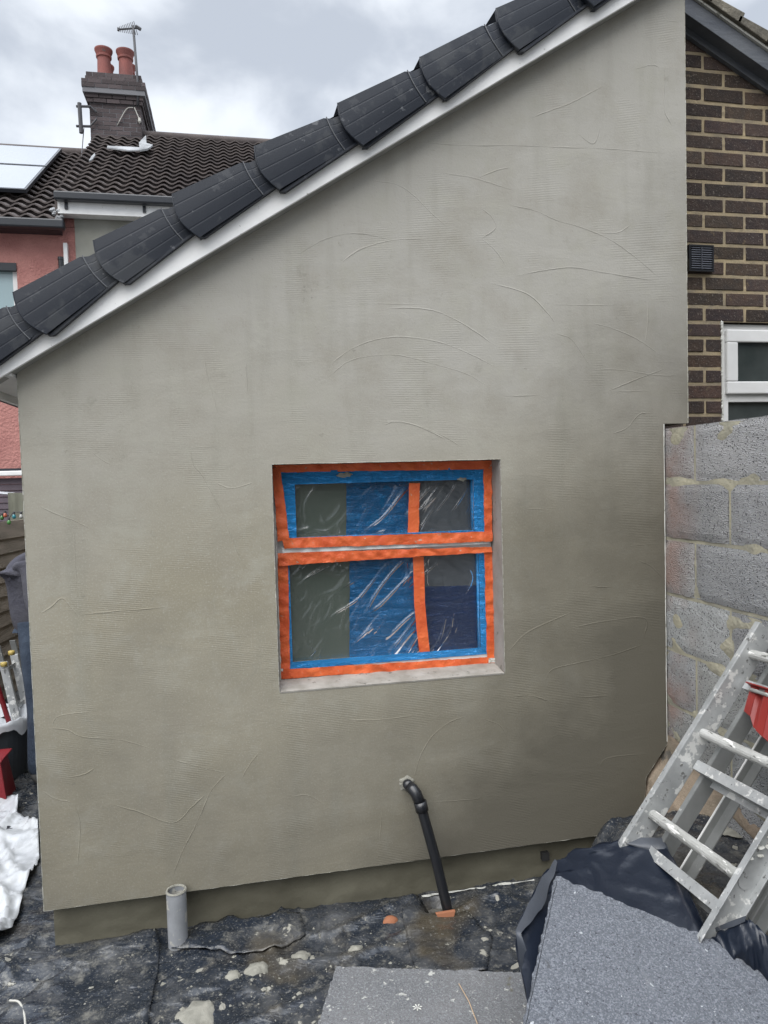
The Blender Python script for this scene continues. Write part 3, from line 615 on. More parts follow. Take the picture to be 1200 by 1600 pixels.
pane_film([(655, 752), (740, 750), (740, 834), (655, 836)], M_GLASSD, .1335)
pane_film([(546, 872), (652, 868), (658, 1034), (546, 1040)], M_BLUEDARK, .147)
pane_film([(652, 868), (757, 864), (757, 916), (652, 918)], M_GLASSD, .147)
pane_film([(652, 916.5), (757, 914.5), (757, 1030), (652, 1034)], M_NAVY, .1465)
# clear wrinkled film stretched over each light
def wrinkle(P, Y, seed, amp):
    s = MB(); P = [aty(*p, Y) for p in P]
    def f(u, v):
        p = P[0].lerp(P[1], u).lerp(P[3].lerp(P[2], u), v); x, z = p.x, p.z
        d = noise.noise(Vector((x*3, z*3, seed)))
        mk_ = lambda q, lo, hi: sm(lo-.2, hi, noise.noise(Vector((x*q, z*q, seed+7))))
        a = abs(noise.noise(Vector((x*3+z*3+d*.6, (z-x*.9)*13+d*.8, seed+1)))); b = abs(noise.noise(Vector((x*17-z*9+d*2, z*5+x*4+d*3, seed+2)))); c = abs(noise.noise(Vector((x*30+d*8, z*24-d*5, seed+3))))
        h = (1-min(1, a*5.5))**2*mk_(4, -.05, .25)+.6*(1-min(1, b*6.5))**2*mk_(6, .0, .25)+.14*(1-min(1, c*5))**2*mk_(5, .05, .3)
        e = min(u, 1-u, v, 1-v)*12
        return (x, Y-amp*h*min(1, e), z)
    s.grid(f, int((P[1]-P[0]).length/.0028), int((P[3]-P[0]).length/.0028)); s.build('clear_film', M_CLEAR, WINO, smooth=True)
wrinkle([(455, 756), (742, 752), (742, 836), (455, 838)], .1325, 3, .0065)
wrinkle([(450, 872), (759, 862), (762, 1030), (452, 1042)], .1425, 11, .0065)
# orange tapes
T = [([(425, 727), (769, 719), (770, 733), (436, 738)], .092), ([(425, 730), (439, 737), (452, 842), (434, 846)], .0915), ([(755, 735), (768, 722), (769, 845), (757, 842)], .0915),
     ([(440, 841), (767, 830), (768, 846), (445, 857)], .0905), ([(434, 864), (768, 854), (770, 862), (436, 884)], .0965), ([(434, 872), (450, 874), (453, 1046), (437, 1056)], .1095),
     ([(756, 860), (770, 856), (777, 1034), (761, 1034)], .1095), ([(437, 1046), (776, 1026), (777, 1037), (437, 1061)], .1075)]
for i, (pts, Y) in enumerate(T): sheet(pts, Y, M_ORANGE, 'masking_tape', amp=.010, parent=WINO)
sheet([(639, 755), (656, 755), (654, 838), (637, 839)], .0915+.02, M_ORANGE, 'masking_tape', amp=.003, parent=WINO)
# the lower vertical strip bends
s = MB(); cl = [(645, 662, 870), (646, 663, 900), (647, 664, 942), (651, 668, 985), (657, 673, 1032)]
def fs_(u, v):
    k = v*(len(cl)-1); i = min(len(cl)-2, int(k)); t = k-i
    p = aty(lerp(lerp(cl[i][0], cl[i+1][0], t), lerp(cl[i][1], cl[i+1][1], t), u), lerp(cl[i][2], cl[i+1][2], t), .1245); return (p.x, p.y-.004*abs(noise.noise(p*16)), p.z)
s.grid(fs_, 4, 50); s.build('masking_tape', M_ORANGE, WINO, smooth=True)
# mortar smears on the film, white tape tabs
for (px, py, r) in ((540, 742, .021), (722, 749, .014)):
    p = aty(px, py, .086); n = 30; s = MB()
    s.add([(p.x+r*1.5*(1+.7*noise.noise(Vector((math.cos(k*.2094)*1.7, math.sin(k*.2094)*1.7, px))))*math.cos(k*.2094), p.y+.003, p.z+r*.45*(1+.8*noise.noise(Vector((math.cos(k*.2094)*2, math.sin(k*.2094)*2, px))))*math.sin(k*.2094)) for k in range(n)]+[(p.x, p.y-.002, p.z)], [(k, (k+1) % n, n) for k in range(n)])
    s.build('mortar_smear', M_MORTL, WINO, smooth=True)
for pts in ([(763, 1029), (775, 1028), (775, 1035), (763, 1036)], [(437, 1045), (442, 1045), (442, 1049), (437, 1049)]): sheet(pts, .1005, M_BEAD, 'white_tab', parent=WINO, amp=.001)
# reveals and sill, each set proud of the wall opening
s = MB()
s.box(WX1-.003, WX1+.02, .002, .135, WZ0+.001, WZ1-.001); s.build('window_reveal', M_REVEAL, EXT)
s = MB(); s.box(WX0-.02, WX0+.003, .003, .135, WZ0+.001, WZ1-.001); s.build('window_reveal', M_REVEAL, EXT)
s = MB(); s.hexa([(WX0+.004, -.001, WZ0-.004), (WX1-.004, -.001, WZ0-.004), (WX1-.004, .15, WZ0-.004), (WX0+.004, .15, WZ0-.004), (WX0+.004, -.002, WZ0+.002), (WX1-.004, -.002, WZ0+.002), (WX1-.004, .15, WZ0+.022), (WX0+.004, .15, WZ0+.022)])
s.build('window_sill', M_SILL, EXT)
# unseen house added behind the viewer, shading the lower wall and reflecting in panes
nb = thing('unseen_shade_house', (4.5, -7, 0), 'plain grey rendered house, added unseen behind the viewer to shade the wall', 'building')
s = MB(); s.box(.2, 10, -6.6, -6.1, -.03, 5.2); s.box(3.2, 3.5, -6.1, .3, -.03, 2.4); s.build('wall', M_RENDER, nb)
s = MB(); s.prism([(0, -5.8, 5.15), (0, -10, 7.6), (0, -10, 7.7), (0, -5.8, 5.25)], (10.2, 0, 0)); s.build('roof', M_TILE, nb)
for x_ in (1.4, 4.2, 7.0):
    s = MB(); s.box(x_, x_+1.2, -6.098, -6.05, 3.1, 4.2); w_ = s.build('window', M_WHITE, nb); s = MB(); s.box(x_+.08, x_+1.12, -6.049, -6.04, 3.18, 4.12); s.build('pane', M_HGLASS, w_)

s = MB(); rough_bead((WX0+.007, .04, WZ0+.03), (WX0+.006, .04, WZ1-.18), .0065, 90); s.build('broken_jamb_edge', M_SILL, EXT)
# ------------------------------------------------------------------ pipes
base = Vector((.73, -.085, -.02))
bp = thing('waste_pipe', base, 'black plastic waste pipe bent out of the wall and slanting down into the ground', 'pipe')
p0 = aty(634, 1222, .01); p1 = aty(640, 1229, -.03); p2 = aty(650, 1240, -.055); p3 = aty(657, 1256, -.065); p4 = aty(660, 1268, -.067); p5 = aty(699, 1420, -.085); p6 = p5+(p5-p4)*.12
s = MB(); s.tube([p0, p1], .019, 16); s.tube([p1, p1.lerp(p2, .5)+Vector((0, -.002, .004)), p2, p3], .0215, 16); s.build('elbow', M_PIPEB, bp, smooth=True)
s = MB(); s.tube([p3-(p4-p3)*.3, p3+(p4-p3)*.9], .0245, 18); s.build('collar', M_PIPEB, bp, smooth=True)
s = MB(); s.tube([p3, p4, p4.lerp(p5, .5)+Vector((.004, 0, 0)), p5, p6], .0195, 18); s.build('pipe', M_PIPEB, bp, smooth=True)
s = MB(); sc_ = Vector((p0.x, 0, p0.z)); n = 28
s.add([sc_+Vector((.031*f_*math.cos(k*.2244), y_, .029*f_*math.sin(k*.2244))) for y_, g_ in ((.001, 1.0), (-.006, .72)) for k in range(n) for f_ in [g_*(1+.45*noise.noise(Vector((math.cos(k*.2244)*1.8, math.sin(k*.2244)*1.8, 3)))+.15*noise.noise(Vector((math.cos(k*.2244)*7, math.sin(k*.2244)*7, 1))))]]+[sc_+Vector((0, -.008, 0))],
      [(k, (k+1) % n, n+(k+1) % n, n+k) for k in range(n)]+[(n+k, n+(k+1) % n, 2*n) for k in range(n)])
s.build('mortar_seal', M_MORTL, bp)
s = MB(); q = aty(692, 1424, -.085)
s.prism([aty(681, 1428, -.12), aty(712, 1423, -.12), aty(710, 1432, -.125), aty(697, 1444, -.13), aty(688, 1440, -.13)], (0, .012, 0)); one(s, 'clay_shard', M_CLAY, 'orange piece of broken clay drain at the foot of the black pipe', 'clay shard', bevel=.002)
gx = atz(279, 1478, .0)
gp = thing('drain_pipe', (gx.x, -.035, 0), 'short open-topped grey plastic pipe standing upright in front of the plinth', 'pipe')
s = MB(); h = .205; s.lathe((gx.x, -.035, 0), [(.0345, -.05), (.0345, h-.006), (.0355, h), (.0300, h+.001), (.0300, h-.09)], 32); s.build('pipe', M_PIPEG, gp, smooth=False)
s = MB(); s.lathe((gx.x, -.035, 0), [(.0299, h-.05), (.02, h-.035), (.0001, h-.03)], 16); s.build('mud_fill', M_MUD, gp, smooth=True)
s = MB(); s.tube([Vector((gx.x+.0325*math.cos(k*.35), -.035+.0325*math.sin(k*.35), h+.001+.003*noise.noise(Vector((k, 0, 0))))) for k in range(19)], .0042, 5); s.build('mortar_rim', M_MORTL, gp)

# ------------------------------------------------------------------ brick gable to the right
BY = .54
BH = thing('brick_house', (2.8, 1.5, 0), 'brown brick gable of the house with a black air vent and white window', 'building')
e0 = aty(1072, -8, BY-.08); e1 = aty(1200, 82, BY-.08); dd = (e1-e0); e2 = e0+dd*9; e0b = e0-dd*.15
def zbar(x): return e0.z+(x-e0.x)*dd.z/dd.x-.02
s = MB()
ROOFR = lambda x: 3.565-.70*(x-2.52)+.0
CZ = 3.565; cz0 = aty(1075, 430, BY).z
lines = []  # course joint heights
z = cz0
while z > -.1: z -= .075
wx0 = aty(1128, 560, BY).x; wz1 = aty(1128, 503, BY).z
k = 0
rngb = random.Random(3)
jx = aty(1099, 215, BY).x  # a vertical joint of one family
while z < 4.0:
    off = 0 if k % 2 else .1125
    x = jx-.225*4+off
    while x < 5.2:
        a, b = x+.0075, x+.2175
        a2 = max(a, 1.70)
        zc = z+.0375
        if b > 1.72 and zc < zbar(b)-.02:
            segs = [(a2, b)]
            if zc < wz1 and zc > .9 and b > wx0:  # window opening
                segs = [(a2, min(b, wx0))] if a2 < wx0-.01 else []
            for (c, d) in segs:
                if d-c < .015: continue
                t = rngb.random(); col = (lerp(.62, 1.35, t), lerp(.62, 1.30, t)*(rngb.uniform(.92, 1.02)), lerp(.66, 1.28, t)*rngb.uniform(.86, 1.08))
                if zc < wz1 and rngb.random() < .35: col = tuple(q*1.45 for q in col); col = (col[0], col[1]*.92, col[2]*.8)
                j = lambda: rngb.uniform(-.0014, .0014)
                y0 = BY+rngb.uniform(-.0015, .0015)
                s.hexa([(c+j(), y0+j(), z+.0088+j()), (d+j(), y0+j(), z+.0088+j()), (d, BY+.05, z+.005), (c, BY+.05, z+.005), (c+j(), y0+j(), z+.0672+j()), (d+j(), y0+j(), z+.0672+j()), (d, BY+.05, z+.070), (c, BY+.05, z+.070)], col)
        x += .225
    z += .075; k += 1
br = s.build('brick_courses', M_BRICK, BH, bevel=.0022)
s = MB()
def mortar_wall(mb, x0, x1, z0, z1):
    nx, nz_ = int((x1-x0)/.02)+1, int((z1-z0)/.02)+1
    mb.grid(lambda u, v: (lerp(x0, x1, u), BY+.0035+.0025*noise.noise(Vector((lerp(x0, x1, u)*50, 0, lerp(z0, z1, v)*50))), lerp(z0, z1, v)), nx, nz_)
mortar_wall(s, 1.70, wx0, -.05, wz1); s.grid(lambda u, v: (lerp(1.70, 5.2, u), BY+.0035+.0025*noise.noise(Vector((u*175, 0, v*60))), lerp(wz1, max(wz1+.01, zbar(lerp(1.70, 5.2, u))), v)), 175, 70); mortar_wall(s, wx0, 5.2, -.05, .9)
s.box(1.70, wx0-.002, BY+.055, BY+.25, -.05, 3.5); s.prism([(wx0, BY+.055, wz1+.002), (3.6, BY+.055, wz1+.002), (3.6, BY+.055, zbar(3.6)), (wx0, BY+.055, zbar(wx0))], (0, .2, 0))
s.build('mortar', M_MORTAR, BH)
# air vent
v0 = aty(1076, 382, BY-.02); v1 = aty(1115, 425, BY-.02)
s = MB(); X0, X1, Z1, Z0 = v0.x, v1.x, v0.z, v1.z
frame_ring(s, X0, X1, Z0, Z1, .008, BY-.024, BY-.004)
vent = s.build('air_vent', M_PIPEB, BH)
s = MB(); s.box(X0+.009, X1-.009, BY-.012, BY-.002, Z0+.009, Z1-.009); s.build('vent_cavity', M_RUBBER, vent)
M_LOUV = simple('vent_louvre', (.10, .105, .125), .4)
s = MB(); n = 10
for i in range(n):
    zz = lerp(Z0+.014, Z1-.016, i/(n-1)); s.bar((X0+.014, BY-.016, zz), (X1-.008, BY-.016, zz), (0, .006, -.003), (0, .0012, .0018))
s.box((X0+X1)/2-.0015, (X0+X1)/2+.0015, BY-.0265, BY-.0235, Z0+.01, Z1-.01); s.build('louvre', M_LOUV, vent)
# window
s = MB(); wz0 = 1.0; WXr = 3.75; wx = wx0
frame_ring(s, wx+.004, WXr, wz0, wz1-.004, .052, BY+.028, BY+.09); trz = aty(1140, 622, BY).z+.008; s.box(wx+.056, WXr-.052, BY+.028, BY+.09, trz-.025, trz+.02)
s.box(3.0, 3.05, BY+.029, BY+.09, trz+.02, wz1-.056)
hw = s.build('window', M_WHITE, BH, bevel=.003)
c0 = aty(1133, 516, BY); c1 = aty(1157, 598, BY)
s = MB(); sx0, sx1, sz0, sz1 = wx+.035, 2.98, aty(1140, 619, BY).z+.012, aty(1140, 514, BY).z
frame_ring(s, sx0, sx1, sz0, sz1, .062, BY+.006, BY+.027); s.build('casement', M_WHITE, hw, bevel=.006)
s = MB(); s.box(sx0+.055, sx1-.055, BY+.030, BY+.034, sz0+.055, sz1-.055); s.box(wx+.054, WXr-.05, BY+.05, BY+.054, wz0+.05, trz-.02); s.box(3.05, WXr-.05, BY+.05, BY+.054, trz+.02, wz1-.05); s.build('pane', M_HGLASS, hw)
s = MB(); s.box(wx-.004, wx+.006, BY-.004, BY+.03, wz0-.03, wz1+.002)
for i in range(60):
    zz = random.uniform(wz0, wz1); r = random.uniform(.003, .007); s.lathe((wx-.003, BY-.002, zz), [(.0003, -r*2), (r, -.5*r), (r, .5*r), (.0003, r*2)], 5)
s.build('sealant_bead', M_BEAD, hw)
# bargeboard + roof of the gable, falling to the right
dn = Vector((dd.x, 0, dd.z)).normalized(); upn = Vector((-dn.z, 0, dn.x))
M_BARGE = simple('weathered_grey_barge', (.085, .095, .115), .6, var=(.13, .14, .155), vs_=4, bump=.5, bs=20, bd=.006, stretch=(1, 1, 3))
s = MB(); s.prism([e0b, e2, e2-upn*.075, e0b-upn*.075], (0, .075, 0)); s.build('bargeboard', M_BARGE, BH, bevel=.002)
s = MB(); s.prism([e0b-upn*.070+Vector((0, .06, 0)), e2-upn*.070+Vector((0, .06, 0)), e2-upn*.105+Vector((0, .06, 0)), e0b-upn*.105+Vector((0, .06, 0))], (0, .05, 0)); s.build('soffit_board', M_BARGE, BH)
s = MB(); s.prism([e0b+upn*.002+Vector((0, -.012, 0)), e2+upn*.002+Vector((0, -.012, 0)), e2+upn*.012+Vector((0, -.012, 0)), e0b+upn*.012+Vector((0, -.012, 0))], (0, .3, 0)); s.build('undercloak', M_BEAD, BH)
M_OLDT = simple('lichened_tile', (.115, .105, .085), .95, var=(.21, .19, .15), vs_=9, bump=1, bs=40, bd=.01, spots=[(16, .62, (.34, .33, .28)), (30, .66, (.06, .055, .05))])
s = MB(); n = 26; seg = (e2-e0b)/n
for i in range(n):
    a = e0b+seg*i+upn*.013; b = e0b+seg*(i+1.12)+upn*.013; h0, h1 = .034, .056
    s.hexa([a+Vector((0, -.03, 0)), b+Vector((0, -.03, 0)), b+Vector((0, .36, 0)), a+Vector((0, .36, 0)), a+Vector((0, -.03, 0))+upn*h0, b+Vector((0, -.03, 0))+upn*h1, b+Vector((0, .36, 0))+upn*h1, a+Vector((0, .36, 0))+upn*h0])
s.build('verge_tiles', M_OLDT, BH, bevel=.004)
s = MB(); s.grid(lambda u, v: e0b+(e2-e0b)*u+upn*(.035+.02*((u*26) % 1))+Vector((0, .30+v*6, 0)), 130, 3); s.build('roof', M_TILE, BH)
r0 = aty(1124, 8, BY+.10); 
s = MB(); s.prism([r0+Vector((-.01, 0, -.04)), r0+Vector((.008, 0, -.04)), r0+Vector((.024, 0, .05)), r0+Vector((.006, 0, .05))], (0, .03, 0)); s.build('tile_clip', M_BEAD, BH, bevel=.001)
# ------------------------------------------------------------------ block wall coming towards the viewer
BW = thing('block_wall', (1.75, -1, 0), 'low grey concrete block boundary wall meeting the right edge of the render', 'wall')
s = MB(); bx = XR+.002
cz = [atx(1040, 668, bx).z]; tops = [cz[0]-.225*i for i in range(9)]
jA = atx(1083, 700, bx).y; jB = atx(1138, 800, bx).y
rb = random.Random(5)
for i, zt_ in enumerate(tops):
    j0 = jA if i % 2 == 0 else jB
    ys = [.012]+[j0-.45*q for q in range(9)]
    for a, b in zip(ys[:-1], ys[1:]):
        if a-b < .04: continue
        y1 = a-(.0 if a > 0 else .006); y0 = b+.006; z1 = zt_-.004-(0 if i else 0); z0 = zt_-.215
        t = rb.uniform(.82, 1.14); col = (t, t*rb.uniform(.98, 1.01), t*rb.uniform(.96, 1.02))
        nx, nz_ = 14, 8; pr = rb.uniform(-.002, .003); sd_ = rb.uniform(0, 99)
        def bf(u, v, y0=y0, y1=y1, z0=z0, z1=z1, pr=pr, sd_=sd_):
            y = lerp(y0, y1, u); zz = lerp(z0, z1, v); e = min(u, 1-u)*nx/2; e2_ = min(v, 1-v)*nz_/1.5
            rd = .006*(1-min(1, e))**2+.006*(1-min(1, e2_))**2
            k = .0035*noise.noise(Vector((y*18, zz*18, sd_)))
            return (bx+pr+rd-k, y+.003*noise.noise(Vector((y*20, zz*30, sd_))), zz+.003*noise.noise(Vector((y*25, zz*20, sd_+4))))
        s.grid(bf, nx, nz_, col)
        s.box(bx+.007, bx+.10, y0, y1, z0, z1, col)
s.build('concrete_block', M_BLOCK, BW, smooth=False)['label'] = 'rough grey concrete blocks laid in courses'
s = MB(); ztop = tops[0]-.006
s.grid(lambda u, v: (bx+.0075-.012*max(0, -.08+noise.noise(Vector((lerp(-3.6, .012, u)*7, lerp(-.05, ztop, v)*16, 2)))), lerp(-3.6, .012, u), lerp(-.05, ztop, v)), 400, 130)
s.box(bx+.02, bx+.095, -3.6, .01, -.05, ztop-.004); s.build('mortar', M_BMORT, BW, smooth=True)
s = MB()   # mortar haunch at the foot of the blocks
def hf(u, v):
    y = lerp(-3.4, .03, u); prof = [(1.70, .56), (1.694, .50), (1.66, .43), (1.615, .38), (1.60, .30), (1.597, .15), (1.59, -.05)]
    k = v*(len(prof)-1); i = min(len(prof)-2, int(k)); t = k-i
    x = lerp(prof[i][0], prof[i+1][0], t)+.010*noise.noise(Vector((y*7, v*5, 0)))+.004*noise.noise(Vector((y*30, v*20, 0))); z = lerp(prof[i][1], prof[i+1][1], t)+.018*noise.noise(Vector((y*6, v*4, 6)))
    return (min(x+.055*sm(-.25, -.5, y)*(1 if v > .2 else 0), 1.705), y, z-.12*sm(-.05, -.45, y))
s.grid(hf, 260, 24); s.build('mortar_haunch', M_HAUNCH, BW, smooth=True)

# ------------------------------------------------------------------ foam boards, packing film
fb0 = atz(525, 1510, .05); fb1 = atz(800, 1519, .05); fb2 = atz(497, 1600, .05)
uu = (fb1-fb0); ww = (fb2-fb0).normalized()*.75
s = MB(); a, b, c, d = fb0, fb0+uu*1.15, fb0+uu*1.15+ww, fb0+ww
def slab(mb, a, b, c, d, e, n=60, rough_=.004):
    def jitter(p, ed): return p+Vector((0, 0, -.006*max(0, noise.noise(p*13)-.35)*4))+Vector((noise.noise(p*60), noise.noise(p*60+Vector((9, 0, 0))), noise.noise(p*60+Vector((0, 9, 0)))))*rough_*ed*(1.0+.9*noise.noise(p*9))
    def top_(u, v):
        p = a.lerp(b, u).lerp(d.lerp(c, u), v); return jitter(p, 1.5 if min(u, 1-u, v, 1-v) < .5/n else .22)
    mb.grid(top_, n, n)
    mb.grid(lambda u, v: top_(u, 0)-e*v if v == 0 else jitter(a.lerp(b, u)-e*v, .3), n, 6); mb.grid(lambda u, v: top_(0, u) if v == 0 else jitter(a.lerp(d, u)-e*v, .3), n, 6)
    mb.grid(lambda u, v: top_(1, u) if v == 0 else b.lerp(c, u)-e*v, n, 2); mb.grid(lambda u, v: top_(u, 1) if v == 0 else d.lerp(c, u)-e*v, n, 2)
    mb.grid(lambda u, v: a.lerp(b, u).lerp(d.lerp(c, u), v)-e, 2, 2)
slab(s, a, b, c, d, Vector((0, 0, .04)), 90, .003)
one(s, 'foam_board', M_FOAMD, 'dusty speckled grey foam board lying flat on the plastic, below the black pipe', 'insulation board')
# big tilted board
A0 = atz(868, 1367, .55); B0 = atz(1200, 1504, .45); C0 = atz(817, 1600, .44)
U = (B0-A0).normalized(); W_ = (C0-A0).normalized(); NN = U.cross(W_).normalized()
if NN.z < 0: NN = -NN
a = A0; b = A0+U*1.0; d = A0+W_*.62; c = b+W_*.62
FB = thing('foam_board', (A0.x, A0.y, 0), 'large tilted slab of grey graphite foam filling the lower right corner', 'insulation board')
s = MB(); slab(s, a, b, c, d, NN*.10, 150, .0045); s.build('foam_slab', M_FOAM, FB)
s = MB(); n = 60
s.tube([a.lerp(d, i/n)+U*(.006+.002*noise.noise(Vector((i*.3, 0, 0))))+W_*.02+NN*.0006 for i in range(n+1)], [.0007+.0012*abs(noise.noise(Vector((i*.4, 4, 0)))) for i in range(n+1)], 5); s.build('edge_crack', M_FOAMSEAM, FB)
# a wrapped stack carries it
PK = MB(); zc = min((A0-NN*.1).z, (C0-NN*.1).z, (B0-NN*.1).z)
q = [A0+U*.06+W_*.03, b-U*.25, c-U*.25, d+U*.06]
def flat(p, z): return Vector((p.x, p.y, z))
zz_ = [(p-NN*.102).z-.006 for p in q]
PK.hexa([flat(p, .0) for p in q]+[flat(p, z) for p, z in zip(q, zz_)])
one(PK, 'board_stack', M_FILM, 'stack of boards wrapped in black film beneath the large grey slab', 'insulation boards', bevel=.01)
# black film standing up behind / beside the slab
def loft(name, Ls, Us, m, label, cat, nu=110, nv=26, amp=.012, bul=.03, top=None, parent=None):
    Lc = catmull([Vector(p) for p in Ls], 12); Uc = catmull([Vector(p) for p in Us], 12)
    def smp(P, t): k = t*(len(P)-1); i = min(len(P)-2, int(k)); return P[i].lerp(P[i+1], k-i)
    s = MB()
    def f(u, v):
        a, b = smp(Lc, u), smp(Uc, u); p = a.lerp(b, v)
        k1 = abs(noise.noise(Vector((u*9+v*2, v*1.3, 4))))
        k2 = abs(noise.noise(Vector((p.x*9-p.z*6, p.y*9+p.z*7, 4)))); k3 = abs(noise.noise(Vector((p.x*22+p.z*12, p.y*20, 7))))
        h = amp*((1-min(1, k2*2.5))**2+.4*(1-min(1, k3*2.4))**2+.8*(1-min(1, k1*2.2))**2)
        return p+Vector((.35, .9, .1))*(bul*math.sin(math.pi*v)-h)
    s.grid(f, nu, nv); o = s.build(name, m, parent, smooth=True, solid=.0015)
    if label: tag(o, label, cat)
    return o, smp, Uc
L1 = [atz(835, 1640, .42), atz(838, 1560, .44), atz(850, 1440, .46), atz(880, 1400, .47), atz(950, 1425, .44), atz(1040, 1460, .42), atz(1130, 1500, .40)]
U1 = [aty(822, 1540, -1.06), aty(805, 1462, -.93), aty(826, 1405, -.83), aty(868, 1343, -.68), aty(935, 1314, -.60), aty(1030, 1312, -.66), aty(1105, 1455, -1.02)]
film = thing('packing_film', (A0.x, A0.y-.1, 0), 'glossy black packing film gaping open like a bag behind the large grey slab', 'plastic film')
o1, smp, Uc = loft('film_sheet', [p-Vector((0, 0, .02)) for p in L1], U1, M_FILM, None, None, amp=.016, bul=.02, parent=film)
# outer lit fold on the left and the turned-over flap on top
s = MB()
def left_fold(u, v):
    a = [aty(868, 1343, -.685), aty(838, 1385, -.80), aty(806, 1455, -.945), aty(812, 1500, -1.02), aty(822, 1560, -1.08)]; b = [aty(872, 1348, -.70), aty(846, 1420, -.86), aty(815, 1460, -.96), aty(835, 1520, -1.00), aty(832, 1560, -1.06)]
    k = u*4; i = min(3, int(k)); t = k-i; p = a[i].lerp(a[i+1], t).lerp(b[i].lerp(b[i+1], t), v); return p+Vector((0, -.01*noise.noise(p*14), 0))
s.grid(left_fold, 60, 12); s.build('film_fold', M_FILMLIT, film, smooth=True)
s = MB()
fa = [aty(965, 1312, -.615), aty(1000, 1308, -.64), aty(1036, 1309, -.67), aty(1042, 1320, -.69)]; fb = [aty(966, 1316, -.625), aty(1000, 1325, -.665), aty(1028, 1334, -.70), aty(1041, 1338, -.72)]
def flap(u, v):
    k = u*3; i = min(2, int(k)); t = k-i; p = fa[i].lerp(fa[i+1], t).lerp(fb[i].lerp(fb[i+1], t), v); return p+Vector((0, -.012*math.sin(math.pi*v)-.005*noise.noise(p*30), 0))
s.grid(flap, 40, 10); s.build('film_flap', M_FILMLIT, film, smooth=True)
# second ridge of film lower right
L2 = [atz(1088, 1475, .43), atz(1120, 1500, .42), atz(1165, 1520, .42), atz(1215, 1545, .42)]
U2 = [atz(1092, 1465, .45), atz(1128, 1445, .50), atz(1168, 1431, .55), atz(1225, 1490, .50)]
loft('film_crest', L2, U2, M_FILM, None, None, nu=60, nv=16, amp=.014, bul=-.02, parent=film)
s = MB()
cr = [atz(1092, 1466, .452), atz(1120, 1449, .495), atz(1145, 1438, .53), atz(1168, 1430, .56)]
cr2 = [atz(1100, 1464, .452), atz(1124, 1454, .49), atz(1146, 1448, .52), atz(1164, 1440, .545)]
s.grid(lambda u, v: cr[min(2, int(u*3))].lerp(cr[min(2, int(u*3))+1], u*3-min(2, int(u*3))).lerp(cr2[min(2, int(u*3))].lerp(cr2[min(2, int(u*3))+1], u*3-min(2, int(u*3))), v)+Vector((0, 0, .006*math.sin(math.pi*v))), 30, 6)
s.grid(lambda u, v: atz(1168, 1431, .556).lerp(atz(1195, 1470, .52), u).lerp(atz(1170, 1440, .54).lerp(atz(1178, 1490, .47), u), v), 16, 8)
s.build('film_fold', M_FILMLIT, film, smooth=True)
# scrap of film on the raised ground under the ladder, pale splash on it
def gz(x, y): return mound(x, y)
sp = atz(1147, 1315, .31)
s = MB(); n = 22
ring = [(sp.x+.055*(1+.3*noise.noise(Vector((math.cos(k*.2856)*1.5, math.sin(k*.2856)*1.5, 5))))*math.cos(k*.2856), sp.y+.05*(1+.3*noise.noise(Vector((math.cos(k*.2856)*1.5, math.sin(k*.2856)*1.5, 8))))*math.sin(k*.2856)) for k in range(n)]
s.add([(x, y, dpm(x, y)+.006) for x, y in ring]+[(sp.x, sp.y, dpm(sp.x, sp.y)+.010)], [(k, (k+1) % n, n) for k in range(n)])
one(s, 'mortar_splash', M_MORTL, 'round grey mortar splash seen between the ladder rails', 'mortar splash', 'mortar splashes on the black sheet', smooth=True)

# ------------------------------------------------------------------ ladder leaning on the block wall
O = Vector((1.234, -.650, .574)); r_ = Vector((.618, .035, .786)).normalized(); s_ = Vector((-.016, -.998, .057)).normalized(); n_ = r_.cross(s_).normalized()
if n_.x < 0: n_ = -n_      # n_ points away from the viewer, towards the blocks and the ground
foot_t = (.33-.574)/.786
LD = thing('ladder', O+r_*foot_t, 'mortar-caked aluminium ladder leaning to the right against the block wall', 'ladder')
def rail(name, off_s, off_n, t0, t1, m, wd=.012, dp=.036, lip=.020):
    s = MB(); c0_ = O+s_*off_s+n_*off_n
    s.bar(c0_+r_*t0, c0_+r_*t1, s_*.0016, n_*dp)                      # web
    sg = 1 if off_s < .2 else -1
    for e in (-1, 1): s.bar(c0_+r_*t0+n_*dp*e+s_*(-sg)*lip/2, c0_+r_*t1+n_*dp*e+s_*(-sg)*lip/2, s_*lip/2, n_*.0016)   # flanges turned outwards
    return s.build(name, m, LD, bevel=.0008)
Wd = .40
rail('rail', -.012, .0, foot_t, .70, M_ALU); rail('rail', Wd+.012, .0, foot_t, 1.3*.55, M_ALU)
for k in (-1, 0, 1, 2):
    if k == -1: continue
    P0 = O+r_*(.30*k); s = MB(); m_ = 24
    s.tube([P0+s_*(Wd*i/m_-.012)+Vector((0, 0, .0015*noise.noise(Vector((i, k, 0))))) for i in range(m_+1)], [.0155+.0014*noise.noise(Vector((i*.8, k, 3))) for i in range(m_+1)], 14)
    s.build('rung', M_RUNG, LD)
    for e_ in (-.0145, Wd+.0145): s = MB(); s.tube([P0+s_*(e_-.002), P0+s_*(e_+.002)], [.021, .021], 16); s.build('rung_collar', M_ALU, LD)
